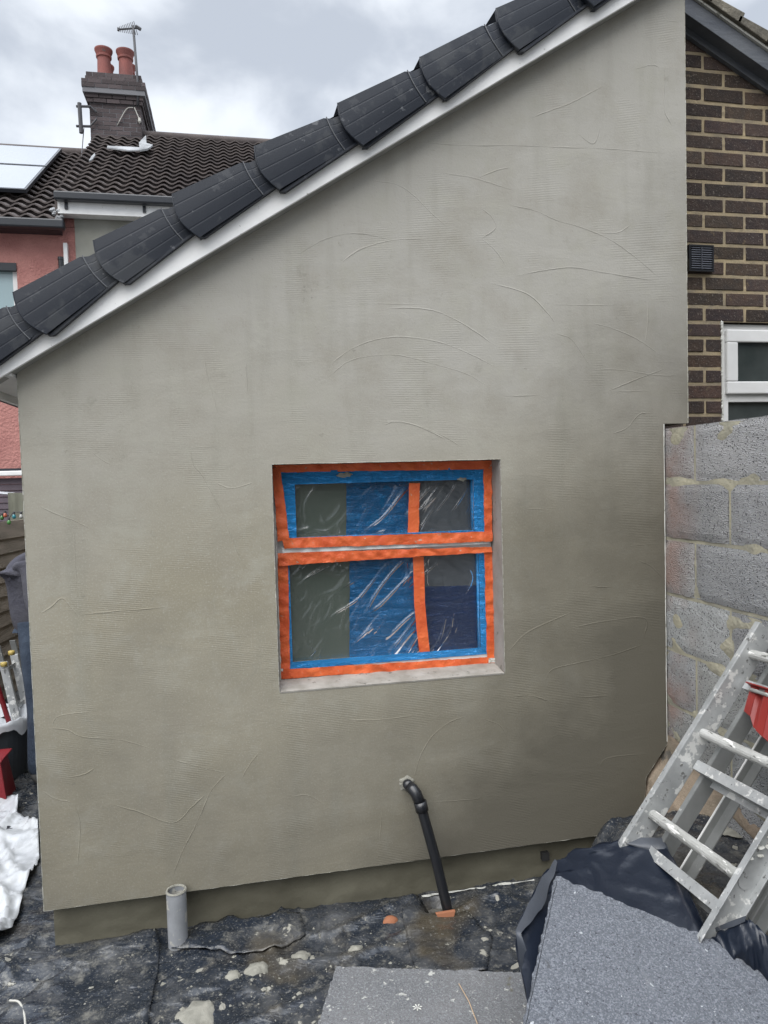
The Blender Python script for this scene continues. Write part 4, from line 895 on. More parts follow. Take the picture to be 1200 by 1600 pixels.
# rear section: its own rails and flat treads, just behind
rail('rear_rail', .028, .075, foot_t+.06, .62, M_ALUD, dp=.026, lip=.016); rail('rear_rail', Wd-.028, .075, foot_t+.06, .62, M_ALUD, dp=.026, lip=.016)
for k in (0, 1, 2):
    P0 = O+r_*(.30*k-.105)+n_*.055; s = MB()
    s.bar(P0, P0+s_*Wd, r_*.006, n_*.030); s.bar(P0+r_*.010-n_*.031, P0+r_*.010-n_*.031+s_*Wd, r_*.016, n_*.0016); s.bar(P0-r_*.012+n_*.031, P0-r_*.012+n_*.031+s_*Wd, r_*.012, n_*.0016)
    s.build('tread', M_ALU, LD, bevel=.001)
for of in (.05, Wd-.05):
    s = MB(); c0_ = O+s_*of+n_*.17
    s.bar(c0_+r_*(foot_t+.12), c0_+r_*.52, s_*.020, n_*.0018); s.bar(c0_+r_*(foot_t+.12)-s_*.019-n_*.012, c0_+r_*.52-s_*.019-n_*.012, s_*.0016, n_*.012)
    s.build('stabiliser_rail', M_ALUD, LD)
    s = MB(); s.bar(c0_+r_*(foot_t+.12)-s_*.0215-n_*.0255, c0_+r_*.52-s_*.0215-n_*.0255, s_*.0022, n_*.0016); s.build('painted_edge_glint', M_WHITE, LD)  # white strip paints the light caught along the rail edge
for of in (-.012, Wd+.012):
    s = MB(); f0 = O+s_*of+r_*foot_t; s.bar(f0-r_*.02, f0+r_*.03, s_*.02, n_*.04); s.build('rubber_foot', M_RUBBER, LD, bevel=.004)
# cement blob on the near rail
s = MB(); P0 = O+s_*(Wd+.014)+r_*.12-n_*.005
for i in range(40):
    p = P0+r_*random.uniform(-.07, .10)+n_*random.uniform(-.028, .03)+s_*.004; rr = random.uniform(.004, .013)
    s.lathe(p, [(.0005, -rr*.5), (rr, -.1*rr), (rr*.8, .3*rr), (.0005, rr*.5)], 7)
s.build('cement_patch', M_BEAD, LD)
# red ribbed steel piece hooked on the ladder
rp0 = O+n_*.10
def onp(px, py, off):   # point on a plane parallel to the ladder, off metres behind it
    v = ray(px, py); P = O+n_*off; t = (P-CAM).dot(n_)/v.dot(n_); return CAM+v*t
RT = thing('steel_bracket', onp(1185, 1110, .03), 'ribbed red metal piece hooked onto the ladder at the right edge', 'bracket')
tl, tr, bl, br_ = onp(1175, 1073, .03), onp(1262, 1100, .03), onp(1164, 1112, .03), onp(1250, 1185, .03)
s = MB(); prof = [0, .008, .008, 0, 0, .012, .012, 0, 0, .010, .010, 0, 0]; us = [0, .04, .16, .20, .30, .34, .46, .50, .62, .66, .78, .82, 1]
def rf_(i, v):
    p = tl.lerp(tr, us[i]); q_ = bl.lerp(br_, us[i]); low_ = q_ + (q_-p)*(.0 if i < 3 else .22); return p.lerp(low_, v)-n_*prof[i]*1.4
for i in range(len(us)-1): s.add([rf_(i, 0), rf_(i+1, 0), rf_(i+1, 1), rf_(i, 1)], [(0, 1, 2, 3)])
s.build('ribbed_plate', M_RED, RT, solid=.003)
s = MB(); s.bar(tl-n_*.012, tr-n_*.012, n_*.016, (tl-bl).normalized()*.002); s.build('top_flange', M_RED, RT)
s = MB(); s.tube([tl+(bl-tl)*.2+(tr-tl)*.08-n_*.02, tl+(bl-tl)*.2+(tr-tl)*1.0-n_*.02], .006, 10); s.build('pin', M_RUNG, RT, smooth=True)

# ------------------------------------------------------------------ things behind the left corner
P = lambda *a: Vector(a)
# bucket
bc = Vector((-1.395, 1.80, 0)); BK = thing('bucket', bc, 'dark grey bucket lined with white plastic standing behind the wall corner', 'bucket')
s = MB(); s.lathe(bc, [(.001, .006), (.150, .006), (.158, .02), (.188, .32), (.200, .322), (.200, .345), (.186, .345), (.150, .03), (.001, .028)], 40); s.build('tub', M_BIN, BK, smooth=False)
s = MB()
s.grid(lambda u, v: (bc.x+(.150+.062*v*(2-v) if v < .8 else .150+.062*.96+.004)*math.cos(u*6.283)*1.0, bc.y+(.150+.062*v*(2-v) if v < .8 else .216)*math.sin(u*6.283), bc.z+(.30+.06*math.sin(v*2.6)+.014*noise.noise(Vector((math.cos(u*6.283)*5, math.sin(u*6.283)*5, v*4))))-(.06*(v-.75)*4*(.6+.9*noise.noise(Vector((math.cos(u*6.283)*3, math.sin(u*6.283)*3, 2)))) if v > .75 else 0)), 90, 16)
s.grid(lambda u, v: (bc.x+.155*(v)*math.cos(u*6.283), bc.y+.155*v*math.sin(u*6.283), bc.z+.29+.02*noise.noise(Vector((v*math.cos(u*6.283)*6, v*math.sin(u*6.283)*6, 1)))), 30, 8)
s.build('plastic_liner', M_WPLAST, BK, smooth=True)
s = MB(); a = aty(14, 1128, 1.76); b = aty(-14, 1040, 1.70); s.tube([a-Vector((0, 0, .08)), a, b, b+(b-a)*.8], .014, 12)
one(s, 'tool_handle', M_DKRED, 'red handle of a tool standing in the lined bucket', 'tool handle', smooth=True)
# red crate
rc = atz(12, 1262, 0)
tc_ = aty(1, 1192, rc.y)
s = MB(); xt, zt2 = tc_.x, tc_.z
s.hexa([(rc.x-.34, rc.y, .0), (rc.x, rc.y, 0), (rc.x-.01, rc.y+.20, 0), (rc.x-.34, rc.y+.20, 0), (xt-.36, rc.y, zt2), (xt, rc.y, zt2), (xt-.02, rc.y+.17, zt2), (xt-.36, rc.y+.17, zt2)])
s.box(xt-.37, xt+.006, rc.y-.006, rc.y+.18, zt2+.001, zt2+.012)
one(s, 'storage_crate', M_DKRED, 'dark red plastic crate at the left edge in front of the bucket', 'crate', bevel=.004)
# white polythene
wpts = [(0, 1262), (18, 1258), (31, 1264), (27, 1283), (40, 1290), (60, 1296), (62, 1350), (52, 1372), (36, 1402), (36, 1420), (20, 1462), (0, 1482), (-60, 1510), (-150, 1450), (-150, 1290), (-60, 1262)]
patch('white_plastic_bag', wpts, 0, M_WPLAST, 'crumpled white polythene sheet heaped on the ground at the left edge', 'plastic sheet', step=.014,
      zf=lambda x, y: .02+.03*max(0, 1-abs(noise.noise(Vector((x*3.1+y*2, y*3-x, 9))))*3)+.028*max(0, 1-4*abs(noise.noise(Vector((x*6+y*3, y*2-x*3, 3)))))**1.0+.014*max(0, 1-4*abs(noise.noise(Vector((x*15-y*9, y*7+x*5, 6)))))+.012*noise.noise(Vector((x*30-y*12, y*22, 2))), solid=.002)
# folding step ladder
SL = thing('step_ladder', (-1.25, 2.1, 0), 'folded aluminium step ladder with yellow joints behind the bucket', 'ladder')
ly = 2.05
ra0, ra1 = aty(22, 1022, ly), aty(52, 1150, ly-.1); rb0, rb1 = aty(5, 1034, ly-.1), aty(36, 1165, ly-.2)
rd = (ra1-ra0).normalized()
for (q0, q1) in ((ra0, ra1), (rb0, rb1)):
    s = MB(); q1 = q0+(q1-q0)*((q0.z-.0)/(q0.z-q1.z)); s.bar(q0, q1, Vector((.022, 0, 0)), Vector((0, .012, 0))); s.build('rail', M_ALU, SL, bevel=.002)
for t in (.06, .30, .54, .78):
    a = ra0+(ra1-ra0)*(t*1.9); b = rb0+(rb1-rb0)*(t*1.9)
    s = MB(); s.bar(a, b, Vector((.0, .02, .0)), Vector((0, 0, .012))); s.build('step', M_ALU, SL, bevel=.002)
sc0, sc1 = aty(-4, 1010, ly+.05), aty(28, 1130, ly+.05)
for k_ in (0, .16):
    s = MB(); q0 = sc0+Vector((k_*.25, k_, 0)); q1 = sc1+Vector((k_*.25, k_, 0)); q1 = q0+(q1-q0)*(q0.z/(q0.z-q1.z)); s.bar(q0, q1, Vector((.016, 0, 0)), Vector((0, .01, 0))); s.build('rail', M_ALUD, SL)
for p in ((6, 1038), (18, 1020)):
    c_ = aty(*p, ly-.13); s = MB(); s.lathe(c_, [(.001, -.014), (.018, -.012), (.020, 0), (.018, .012), (.001, .014)], 6); s.build('yellow_joint', M_YELLOW, SL, smooth=True)

# person, seen from behind, stooping to the right
PE = thing('person', (-1.12, 1.62, 0), 'person in grey hoodie and jeans with their back turned, mostly hidden by the wall', 'person')
def skin(name, V_, E, Rr, m, parent, sub=2):
    me = bpy.data.meshes.new(name); me.from_pydata(V_, E, []); o = bpy.data.objects.new(name, me); C.objects.link(o); o.parent = parent; o.matrix_parent_inverse = Matrix.Translation(-parent.location)
    sk = o.modifiers.new('k', 'SKIN'); 
    for i, r in enumerate(Rr): me.skin_vertices[0].data[i].radius = (r, r) if not isinstance(r, tuple) else r
    me.skin_vertices[0].data[0].use_root = True
    sb = o.modifiers.new('b', 'SUBSURF'); sb.levels = sub; sb.render_levels = sub; me.materials.append(m); sk.use_smooth_shade = True
    return o
px_ = -1.09; py_ = 1.68
bodyV = [(px_, py_, .86), (px_-.02, py_, 1.02), (px_-.01, py_, 1.16), (px_+.06, py_, 1.28), (px_+.13, py_, 1.36), (px_+.17, py_, 1.42), (px_+.20, py_, 1.50),
         (px_+.04, py_-.17, 1.22), (px_+.05, py_-.20, .98), (px_+.22, py_-.17, .84), (px_+.29, py_-.16, .81),
         (px_+.04, py_+.17, 1.22), (px_+.06, py_+.20, .98), (px_+.22, py_+.17, .86), (px_+.29, py_+.16, .83),
         (px_, py_-.09, .78), (px_-.0, py_-.10, .44), (px_-.03, py_-.10, .09), (px_+.11, py_-.11, .04),
         (px_, py_+.10, .78), (px_+.04, py_+.10, .44), (px_+.0, py_+.10, .09), (px_+.14, py_+.11, .04)]
bodyE = [(0, 1), (1, 2), (2, 3), (3, 4), (4, 5), (5, 6), (3, 7), (7, 8), (8, 9), (9, 10), (3, 11), (11, 12), (12, 13), (13, 14), (0, 15), (15, 16), (16, 17), (17, 18), (0, 19), (19, 20), (20, 21), (21, 22)]
bodyR = [.12, .11, .12, .09, .052, .085, .075, .05, .038, .026, .028, .05, .038, .026, .028, .085, .055, .038, .03, .085, .055, .038, .03]
def mkskin(name, V_, E, Rr, m, parent, sub=2):
    me = bpy.data.meshes.new(name); me.from_pydata([tuple(v) for v in V_], E, []); o = bpy.data.objects.new(name, me); C.objects.link(o); o.parent = parent; o.matrix_parent_inverse = Matrix.Translation(-parent.location)
    sk = o.modifiers.new('k', 'SKIN')
    if not me.skin_vertices:
        bm_ = bmesh.new(); bm_.from_mesh(me); bm_.verts.layers.skin.verify(); bm_.to_mesh(me); bm_.free()
    for i, r in enumerate(Rr): me.skin_vertices[0].data[i].radius = (r, r)
    me.skin_vertices[0].data[0].use_root = True; sk.use_smooth_shade = True
    sb = o.modifiers.new('b', 'SUBSURF'); sb.levels = sub; sb.render_levels = sub; me.materials.append(m)
    return o
# fingers and thumb join the palms as parts of the one body
for (h0, sy_) in ((10, 1), (14, -1)):
    hx, hy, hz = bodyV[h0]
    for k, ln in enumerate((.07, .078, .072, .058)):
        i0 = len(bodyV); bodyV += [(hx+.035, hy+(k-1.5)*.020, hz-.008), (hx+.035+ln*.5, hy+(k-1.5)*.022, hz-.022), (hx+.035+ln*.8, hy+(k-1.5)*.022, hz-.052)]
        bodyE += [(h0, i0), (i0, i0+1), (i0+1, i0+2)]; bodyR += [.010, .009, .008]
    i0 = len(bodyV); bodyV += [(hx+.015, hy+sy_*.035, hz-.01), (hx+.05, hy+sy_*.05, hz-.03)]; bodyE += [(h0, i0), (i0, i0+1)]; bodyR += [.011, .009]
# nose and ears
i0 = len(bodyV); bodyV += [(px_+.275, py_, 1.435)]; bodyE += [(5, i0)]; bodyR += [.016]
mkskin('body', bodyV, bodyE, bodyR, M_SKIN, PE)
mkskin('hair', [(px_+.16, py_, 1.50), (px_+.13, py_, 1.46), (px_+.19, py_, 1.545)], [(0, 1), (0, 2)], [.088, .082, .075], M_HAIR, PE)
hoodV = [(px_-.00, py_, .76), (px_-.03, py_, 1.03), (px_-.02, py_, 1.15), (px_+.05, py_, 1.27), (px_+.03, py_-.17, 1.22), (px_+.04, py_-.205, .98), (px_+.24, py_-.17, .835), (px_+.03, py_+.17, 1.22), (px_+.05, py_+.215, 1.0), (px_+.22, py_+.18, .86)]
mkskin('hoodie', hoodV, [(0, 1), (1, 2), (2, 3), (3, 4), (4, 5), (5, 6), (3, 7), (7, 8), (8, 9)], [.145, .15, .16, .115, .085, .075, .048, .085, .075, .048], M_HOOD, PE)
mkskin('hood', [(px_-.02, py_, 1.235), (px_-.105, py_-.08, 1.19), (px_-.115, py_-.12, 1.13), (px_+.04, py_-.13, 1.27), (px_-.07, py_+.08, 1.20), (px_+.04, py_+.12, 1.27)], [(0, 1), (1, 2), (0, 3), (0, 4), (4, 5)], [.075, .062, .052, .055, .062, .055], M_HOOD, PE)
mkskin('jeans', [(px_, py_, 1.03), (px_, py_-.09, .76), (px_, py_-.10, .44), (px_-.03, py_-.10, .05), (px_, py_+.10, .76), (px_+.04, py_+.10, .44), (px_, py_+.10, .05)], [(0, 1), (1, 2), (2, 3), (0, 4), (4, 5), (5, 6)], [.135, .105, .075, .062, .105, .075, .062], M_JEANS, PE)
for sy_ in (-1, 1):
    mkskin('boot', [(px_-.03, py_+sy_*.10, .13), (px_-.035, py_+sy_*.10, .05), (px_+.06, py_+sy_*.105, .045), (px_+.15, py_+sy_*.11, .036)], [(0, 1), (1, 2), (2, 3)], [.055, .052, .044, .036], M_BOOT, PE)

# fence with bulbs on it
FN = thing('garden_fence', (-1.9, 3.2, 0), 'weathered overlapping brown board fence behind the person', 'fence')
fd = Vector((.16, .987, 0)).normalized(); f0 = Vector((-1.82, 3.5, 0))
fl = Vector((fd.y, -fd.x, 0))
s = MB(); zz = .02
while zz < 1.36:
    for k in range(-3, 1):
        a = f0+fd*(k*.9-.25); b = f0+fd*(k*.9+.63); j = random.uniform(-.008, .008)
        s.hexa([a+fl*.030+Vector((0, 0, zz+j)), b+fl*.030+Vector((0, 0, zz-j)), b-fl*.004+Vector((0, 0, zz)), a-fl*.004+Vector((0, 0, zz)), a+fl*.010+Vector((0, 0, zz+.135+j)), b+fl*.010+Vector((0, 0, zz+.135-j)), b-fl*.004+Vector((0, 0, zz+.135)), a-fl*.004+Vector((0, 0, zz+.135))])
    zz += .112
s.build('fence_boards', M_FENCE, FN)
for k in (-2.7, -.9, .75):
    s = MB(); p = f0+fd*(k*1.0-.02)+fl*.0; s.bar(p+Vector((0, 0, -.03)), p+Vector((0, 0, 1.50)), fd*.05, fl*.05); s.build('post', M_POST, FN, bevel=.006)
# wide grey-green gate post panel further along
s = MB(); pa = aty(12, 770, 4.6); pb = aty(60, 770, 4.6); s.hexa([(pa.x, 4.6, 0), (pb.x, 4.6, 0), (pb.x, 4.64, 0), (pa.x, 4.64, 0), (pa.x, 4.6, pa.z), (pb.x, 4.6, pb.z), (pb.x, 4.64, pb.z), (pa.x, 4.64, pa.z)])
one(s, 'gate_panel', M_POST, 'upright green-grey timber panel rising behind the board fence', 'panel')
BL = [((3, 808), (.05, .14, .04), 'green bulb furthest left on the fence'), ((8, 804), (.40, .10, .05), 'orange red bulb on the fence beside the green one'), ((14, 815), (.06, .22, .05), 'low hanging dark green bulb on the fence'), ((22, 806), (.03, .20, .24), 'teal bulb on the fence'), ((33, 806), (.38, .38, .36), 'clear white bulb on the fence next to the wall corner')]
pts = []
for (q, col, lab) in BL:
    c_ = aty(*q, 3.43); pts.append(c_+Vector((0, 0, .03))); s = MB()
    bt = thing('light_bulb', c_, lab, 'bulb', 'bulbs strung along the fence')
    s.lathe(c_, [(.001, -.024), (.012, -.019), (.015, -.006), (.011, .006), (.007, .014)], 14); s.build('globe', simple('bulb_glass', col, .15, spec=.8), bt, smooth=True)
    s = MB(); s.lathe(c_, [(.009, .012), (.009, .030), (.001, .032)], 10); s.build('cap', M_WIRE, bt)
s = MB(); s.tube(catmull([pts[0]+Vector((-.5, 0, .03))]+pts+[pts[-1]+Vector((.3, .1, .02))], 5), .003, 6); one(s, 'light_string', M_WIRE, 'thin dark flex carrying coloured bulbs along the fence top', 'cable')
# lean-to garden room behind the fence
GR = thing('garden_room', (-3, 6.4, 0), 'low purple-grey clad lean-to with a white gutter, in front of the pink wall', 'shed')
gy = 6.3; g1 = aty(10, 739, gy); s = MB()
for i in range(30):
    z0 = g1.z-.06-i*.07
    s.hexa([(-6, gy-.012, z0-.068), (.2, gy-.012, z0-.068), (.2, gy+.02, z0-.068), (-6, gy+.02, z0-.068), (-6, gy, z0), (.2, gy, z0), (.2, gy+.02, z0), (-6, gy+.02, z0)])
s.build('siding', M_PURPLE, GR)
s = MB(); s.box(-6, .2, gy-.10, gy-.02, g1.z-.035, g1.z+.02); s.build('gutter', M_WHITE, GR, bevel=.01)
s = MB(); s.box(-6, .2, gy-.03, gy+1.55, g1.z+.022, g1.z+.05); s.build('roof', M_GUTTER, GR)
s = MB(); c_ = aty(0, 770, 5.3)
s.grid(lambda u, v: (c_.x-.5+u*.58, 5.3+v*.4, c_.z-.02+.03*math.sin(u*3.1)+.015*noise.noise(Vector((u*9, v*5, 0)))), 20, 8)
one(s, 'polythene_cover', M_WPLAST, 'white plastic cover lying over the fence line, below the pink wall', 'plastic sheet', smooth=True, solid=.01)

# ------------------------------------------------------------------ far houses
HY, RYY = 8.0, 11.4
PH = thing('pink_house', (-4, 9.5, 0), 'terraced house in rough pink render with dark tiled roof and solar panels', 'building')
GH = thing('grey_house', (1, 9.5, 0), 'terraced house with grey render and white fascia beside the pink one', 'building')
zeL = aty(50, 347, HY-.22).z; zeR = aty(175, 311, HY-.22).z
zrL = aty(70, 240, RYY).z; zrR = aty(325, 222, RYY).z; xs = aty(118, 380, HY).x; xg = aty(90, 306, HY-.2).x
s = MB(); wwx0, wwx1, wwz0, wwz1 = -5, aty(27, 440, HY).x, 3.7, aty(10, 411, HY).z
s.box(-9, wwx1-1.3, HY, HY+.3, 0, zeL); s.box(wwx1, xs, HY, HY+.3, 0, zeL+.02); s.box(wwx1-1.3, wwx1, HY, HY+.3, 0, wwz0); s.box(wwx1-1.3, wwx1, HY, HY+.3, wwz1, zeL)
s.box(xg+.03, xs, HY+.001, HY+.3, zeL+.025, zeR-.1); s.build('wall', M_PINK, PH)
s = MB(); frame_ring(s, wwx1-1.3, wwx1, wwz0, wwz1-.02, .07, HY+.06, HY+.12); pw = s.build('window', M_WHITE, PH)
s = MB(); s.box(wwx1-1.24, wwx1-.06, HY+.08, HY+.09, wwz0+.05, wwz1-.05); s.build('pane', M_SKYGLASS, pw)
s = MB(); s.box(wwx1-1.35, wwx1-.0, HY-.02, HY+.058, wwz1-.10, wwz1); s.build('lintel', M_GUTTER, pw)
s = MB(); s.box(xs+.003, 6, HY-.03, HY+.3, 0, zeR-.1); s.build('wall', M_GREYR, GH)
def tiled(x0, x1, ze, zr, name, par, ye=HY-.22):
    s = MB(); nc = 17; sl_ = (zr-ze)/(RYY-ye); nx = int((x1-x0)/.03)
    def rf2(u, v, c):
        t = (c+v)/nc; x = lerp(x0, x1, u); y = lerp(ye, RYY, t); z = ze+(y-ye)*sl_
        wv_ = .5+.5*math.cos(x/.215*6.283); wv_ = wv_**1.2
        return (x, y, z+.070*(1-v)+.045*wv_+.004*noise.noise(Vector((x*3, y*5, 0))))
    for c in range(nc):
        s.grid(lambda u, v, c=c: rf2(u, v, c), nx, 2)
        def lipf(u, v, c=c):
            k = int(round(v*3)); return Vector(rf2(u, 0, c))+Vector((0, (0, 0, .07, .07)[k], (0, -.022, -.022+.05, -.10)[k]))
        s.grid(lipf, nx, 3)
    s.add([(x0, ye, ze-.02), (x1, ye, ze-.02), (x1, RYY, zr-.02), (x0, RYY, zr-.02)], [(0, 1, 2, 3)])
    s.add([(x0, RYY, zr), (x1, RYY, zr), (x1, RYY+3.4, ze), (x0, RYY+3.4, ze)], [(0, 1, 2, 3)])
    ro = s.build(name, M_TILE, par, smooth=False)
    s = MB(); s.tube([(lerp(x0, x1, i/40), RYY, zr+.04+.01*noise.noise(Vector((i, 0, 0)))) for i in range(41)], .085, 10); s.build('ridge_tiles', M_TILE, ro, smooth=True)
    return ro
rL = tiled(-9, xg, zeL, zrL, 'roof', PH); rR = tiled(xg-.02, 5, zeR, zrR, 'roof', GH)
s = MB(); s.prism([(xg-.035, HY-.22, zeL-.05), (xg-.035, HY-.22, zeR+.02), (xg-.035, RYY, zrR), (xg-.035, RYY, zrL-.1)], (.03, 0, 0)); s.build('roof_step', M_TILE, GH)
s = MB()
for i in range(26):
    t = i/25; p = Vector((xg-.05+random.uniform(-.02, .02), lerp(HY-.2, RYY-.5, t), lerp(zeL, zrL, t*.9)+.10))
    if random.random() < .35: s.lathe(p, [(.002, -.03), (random.uniform(.02, .05), -.01), (.02, .03), (.002, .04)], 7)
c_ = aty(84, 338, HY-.2)
for k in range(14): s.lathe(c_+Vector((random.uniform(-.02, .10), 0, random.uniform(-.05, .10))), [(.002, -.03), (.035, -.01), (.022, .02), (.002, .03)], 7)
s.build('mortar_fillet', M_LEAD, GH)
s = MB(); s.box(-9, aty(100, 345, HY-.3).x, HY-.34, HY-.21, zeL-.10, zeL+.02); s.build('gutter', M_GUTTER, PH, bevel=.02)
s = MB(); s.box(-9, xg, HY-.19, HY-.004, zeL-.09, zeL-.03); s.build('fascia', M_GUTTER, PH)
s = MB(); s.box(xg-.02, 5, HY-.36, HY-.24, zeR-.08, zeR+.03); s.build('gutter', M_GUTTER, GH, bevel=.02)
s = MB(); s.box(xg+.0, 5, HY-.23, HY-.05, zeR-.22, zeR-.06); s.build('fascia', M_FASCIA, GH)
for px in (103, 225): 
    c_ = aty(px, 318, HY-.25); s = MB(); s.box(c_.x-.02, c_.x+.02, HY-.25, HY-.232, zeR-.17, zeR-.08); s.build('gutter_bracket', M_GUTTER, GH)
a = aty(99, 380, HY-.06); b = aty(104, 420, HY-.06); s = MB(); s.box(a.x, aty(106, 400, HY-.06).x, HY-.08, HY-.002, a.z-1.5, a.z); one(s, 'conduit_cover', M_WHITE, 'short white square downpipe on the pink wall just above the verge', 'pipe')
a = aty(95, 402, HY-.06); s = MB(); s.lathe((a.x, HY-.06, a.z), [(.036, -1.5), (.036, -.04), (.042, -.035), (.042, 0), (.034, 0), (.03, -.3)], 16); one(s, 'vent_pipe', M_PIPEB, 'black pipe with open top beside the white square pipe on the pink wall', 'pipe')
# solar panels lying on the left roof
slL = (zrL-zeL)/(RYY-HY+.22)
def onroof(px, py, off=.0):
    nrm = Vector((0, -slL, 1)).normalized(); P0 = Vector((0, HY-.22, zeL+.10+off)); v = ray(px, py); return CAM+v*((P0-CAM).dot(nrm)/v.dot(nrm))
tr_, br2 = onroof(106, 243), onroof(31, 308); mid = onroof(73, 271.5); nr = Vector((0, -slL, 1)).normalized(); up_ = Vector((0, 1, slL)).normalized()
xr_ = (tr_.x+br2.x)/2; yt, ym, yb = tr_.y, mid.y, br2.y
def rz(y): return zeL+.16+(y-HY+.22)*slL
for (ya, yb_, lab) in ((ym+.02, yt, 'upper solar panel just under the ridge of the pink house roof'), (yb, ym-.02, 'lower solar panel nearer the gutter of the pink house roof')):
    SP = thing('solar_panel', (xr_-1, ya, rz(ya)), lab, 'solar panel', 'solar panels on the pink house roof')
    s = MB(); a, b = Vector((xr_-2.2, ya, rz(ya))), Vector((xr_, ya, rz(ya))); c, d = Vector((xr_, yb_, rz(yb_))), Vector((xr_-2.2, yb_, rz(yb_)))
    s.hexa([a, b, c, d, a+nr*.05, b+nr*.05, c+nr*.05, d+nr*.05]); s.build('panel_frame', M_GUTTER, SP)
    s = MB(); i_ = .03; s.add([p+nr*.053 for p in (a+Vector((i_, i_, i_*slL)), b+Vector((-i_, i_, i_*slL)), c+Vector((-i_, -i_, -i_*slL)), d+Vector((i_, -i_, -i_*slL)))], [(0, 1, 2, 3)]); s.build('panel_glass', M_SOLAR, SP)
# chimney stack
CHY = 11.15; c0_ = aty(143, 240, CHY).x; c1_ = aty(222, 218, CHY).x; cap = aty(180, 125, CHY).z; zb = zrL-.6
ST = thing('chimney_stack', ((c0_+c1_)/2, CHY+.9, zb), 'sooty dark brick chimney stack with corbelled top between the two roofs', 'chimney')
s = MB(); z = zb; k = 0; rg = random.Random(2); zc1 = aty(180, 166, CHY).z; depth = 1.9
def brick_ring(z, grow, h=.064):
    x0, x1, y0, y1 = c0_-grow, c1_+grow, CHY-grow, CHY+depth+grow
    off = .1125 if k % 2 else 0
    x = x0-off
    while x < x1-.02:
        a, b = max(x, x0), min(x+.215, x1)
        if b-a > .03: t = rg.uniform(.7, 1.4); s.box(a, b, y0+rg.uniform(-.004, .004), y0+.1, z, z+h, (t, t, t*1.02))
        x += .225
    y = y0+.101-off
    while y < y1-.02:
        a, b = max(y, y0+.101), min(y+.215, y1)
        if b-a > .03: t = rg.uniform(.7, 1.4); s.box(x1-.1, x1+rg.uniform(-.004, .004), a, b, z, z+h, (t, t, t)); s.box(x0+rg.uniform(-.004, .004), x0+.1, a, b, z, z+h, (t, t, t))
        y += .225
while z < zc1: brick_ring(z, 0); z += .075; k += 1
zcor = z
for gr_ in (.035, .05, .085, .10, .10, .045, .03):
    brick_ring(z, gr_, .066); z += .075; k += 1
zct = z
s.build('brickwork', M_SOOT, ST)
s = MB(); s.box(c0_+.006, c1_-.006, CHY+.006, CHY+depth-.006, zb, zct-.02); s.box(c0_-.09, c1_+.09, CHY-.09, CHY+depth+.09, zcor+.14, zcor+.36); s.box(c0_-.025, c1_+.025, CHY-.025, CHY+depth+.025, zcor+.36, zct-.005); s.build('mortar_core', M_SOOTM, ST)
s = MB(); s.grid(lambda u, v: (lerp(c0_, c1_, u), lerp(CHY, CHY+depth, v), zct+.05*math.sin(u*3.14)*math.sin(v*3.14)+.015*noise.noise(Vector((u*8, v*12, 0)))), 20, 20); s.build('flaunching', M_MORTL, ST, smooth=True)
def pot(px, yoff, top, lab, h=.52, rr=.125):
    c_ = aty(px, 118, CHY+yoff); c_ = Vector((c_.x, CHY+yoff, zct+.0)); o = MB()
    o.lathe(c_, [(rr*1.05, 0), (rr*.98, h*.1), (rr*.9, h*.70), (rr*1.05, h*.72), (rr*1.08, h*.78), (rr*.98, h*.80), (rr*1.25, h*.96), (rr*1.25, h), (rr*.95, h), (rr*.8, h*.5)], 24)
    return one(o, 'chimney_pot', M_POT, lab, 'chimney pot', 'chimney pots on the sooty stack', smooth=False)
pot(163.5, .22, 0, 'round-topped red clay chimney pot on the left of the stack'); pot(197, .22, 0, 'red clay chimney pot at the front right corner of the stack', rr=.128)
pot(200, .68, 0, 'chimney pot second in the right-hand row, mostly hidden by the front right one', rr=.12); pot(203, 1.15, 0, 'chimney pot third back in the right-hand row', rr=.12); pot(166, .75, 0, 'chimney pot hidden behind the left one', rr=.12)
s = MB(); a = aty(180, 234, CHY); a2 = aty(232, 236, CHY)
s.prism([aty(168, 231, CHY-.02), aty(220, 234, CHY-.02), aty(220, 241, CHY-.02), aty(166, 236, CHY-.02)], (0, -.02, 0))
s.prism([aty(218, 222, CHY-.03), aty(231, 212, CHY+.1), aty(234, 228, CHY+.1), aty(240, 232, CHY-.1), aty(232, 240, CHY-.15), aty(218, 240, CHY-.1)], (0, -.03, 0)); nrR = Vector((0, -(zrR-zeR)/(RYY-HY+.22), 1)).normalized()
def onR(px, py, off=.17):
    P0 = Vector((0, HY-.22, zeR+off)); v = ray(px, py); return CAM+v*((P0-CAM).dot(nrR)/v.dot(nrR))
s.prism([onR(168, 229.5), onR(192, 230.5), onR(219, 232), onR(221, 236), onR(200, 236.5), onR(180, 234), onR(167, 232.5)], (0, 0, .02))
s.prism([onR(217, 226), onR(222, 220), onR(228, 214), onR(229, 226), onR(239, 229), onR(231, 235), onR(219, 237)], (0, 0, .03))
s.build('lead_flashing', M_LEAD, ST); s = MB(); s.prism([onR(143, 246), onR(148, 241), onR(149, 244), onR(145, 250), onR(139, 253)], (0, 0, .02)); s.build('lead_flashing', M_LEAD, ST)
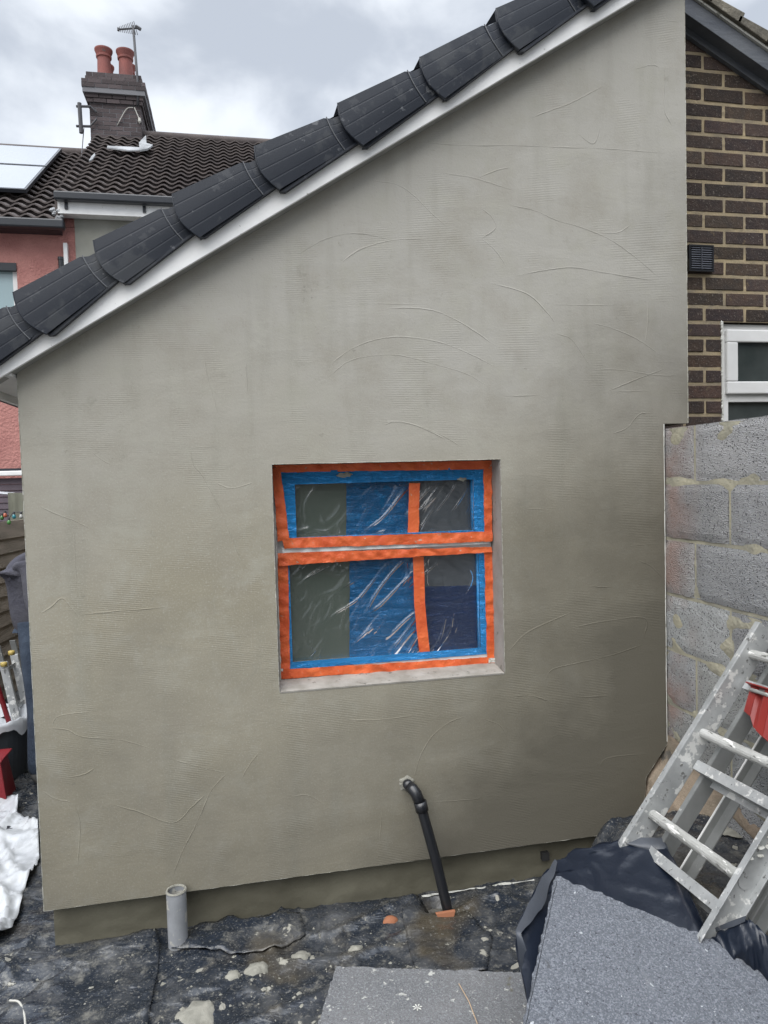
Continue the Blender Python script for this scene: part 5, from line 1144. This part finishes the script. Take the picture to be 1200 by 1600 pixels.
# aerial on a mast
my = CHY-.05; AE = thing('tv_aerial', aty(213, 158, my), 'thin comb-shaped television aerial on a tall mast strapped to the stack', 'aerial')
m0, m1 = aty(215, 165, my), aty(208, 40, my); s = MB(); s.tube([m0, aty(216, 140, my), m1], .022, 8); s.build('mast', M_WIRE, AE, smooth=True)
b0_, b1_ = aty(185, 46, my), aty(219, 43.5, my); s = MB(); s.tube([b0_, b1_], .016, 6); s.tube([aty(185, 44, my), aty(185, 48, my)], .022, 6); s.tube([aty(212, 41, my), aty(220, 46, my)], .03, 6); s.build('boom', M_WIRE, AE)
s = MB()
for i in range(11):
    t = i/10; p = b0_.lerp(aty(212, 44, my), t); h_ = .04+.075*t; s.tube([p+Vector((-.25*h_, 0, h_)), p+Vector((.25*h_, 0, -h_))], .006, 5)
s.build('comb', M_WIRE, AE)
BR = thing('steel_bracket', aty(140, 180, my), 'dark pole and stand-off bracket on the left side of the chimney stack', 'bracket')
s = MB(); s.tube([aty(124, 161, my), aty(127, 208, my)], .035, 8); s.build('pole', M_WIRE, BR)
for y_ in (166, 197): s = MB(); s.tube([aty(119, y_, my), aty(142, y_+.5, my)], .022, 6); s.tube([aty(141, y_, my), aty(151, 175 if y_ == 166 else 186, my)], .016, 6); s.build('arm', M_WIRE, BR)
s = MB(); s.tube(catmull([aty(131, 200, my), aty(129, 225, my), aty(127, 250, CHY-1.5), aty(125, 262, CHY-2)], 5), .008, 5); one(s, 'hanging_cable', M_WIRE, 'thin cable hanging from the bracket down to the tiles', 'cable')
s = MB(); s.tube(catmull([aty(208, 168, CHY-.03), aty(198, 170, CHY-.03), aty(186, 190, CHY-.03), aty(170, 222, CHY-.05), aty(120, 280, 9.0), aty(98, 298, HY-.1)], 5), .008, 5); one(s, 'roof_cable', M_WIREL, 'pale cable running from the stack diagonally across the roof tiles', 'cable')
s = MB(); s.tube(catmull([aty(210, 168, CHY-.03), aty(215, 180, CHY-.03), aty(218, 187, CHY-.03)], 5), .009, 5); s.lathe(aty(218, 188, CHY-.04), [(.002, -.06), (.03, -.02), (.02, .04), (.002, .05)], 6); one(s, 'cable_end', M_WIREL, 'short loose white cable end on the front face of the chimney stack', 'cable')
# string on the sheet and straw on the board
def gp_(px, py): p = atz(px, py, .02); return Vector((p.x, p.y, dpm(p.x, p.y)+.012))
s = MB(); s.tube(catmull([gp_(15, 1562), gp_(30, 1567), gp_(38, 1582), gp_(40, 1620)], 6), .0035, 6); one(s, 'string', M_WIREL, 'loop of pale string on the black sheet at the lower left', 'string', smooth=True)
s = MB(); a, b = atz(717, 1537, .054), atz(746, 1600, .054); s.tube([a, a.lerp(b, .5)+Vector((.004, 0, .004)), b], .0016, 5); one(s, 'straw', M_STRAW, 'thin brown straw lying across the flat foam board', 'straw')
s = MB(); c_ = atz(652, 1575, .053)
for k in range(7): a_ = k*.897; s.add([c_, c_+Vector((.011*math.cos(a_-.2), .011*math.sin(a_-.2), .003)), c_+Vector((.016*math.cos(a_), .016*math.sin(a_), .002)), c_+Vector((.011*math.cos(a_+.2), .011*math.sin(a_+.2), .003))], [(0, 1, 2, 3)])
one(s, 'plaster_flake', M_BEAD, 'star shaped white flake on the flat foam board', 'flake')
print('objects', len(bpy.data.objects), 'verts', sum(len(m.vertices) for m in bpy.data.meshes))
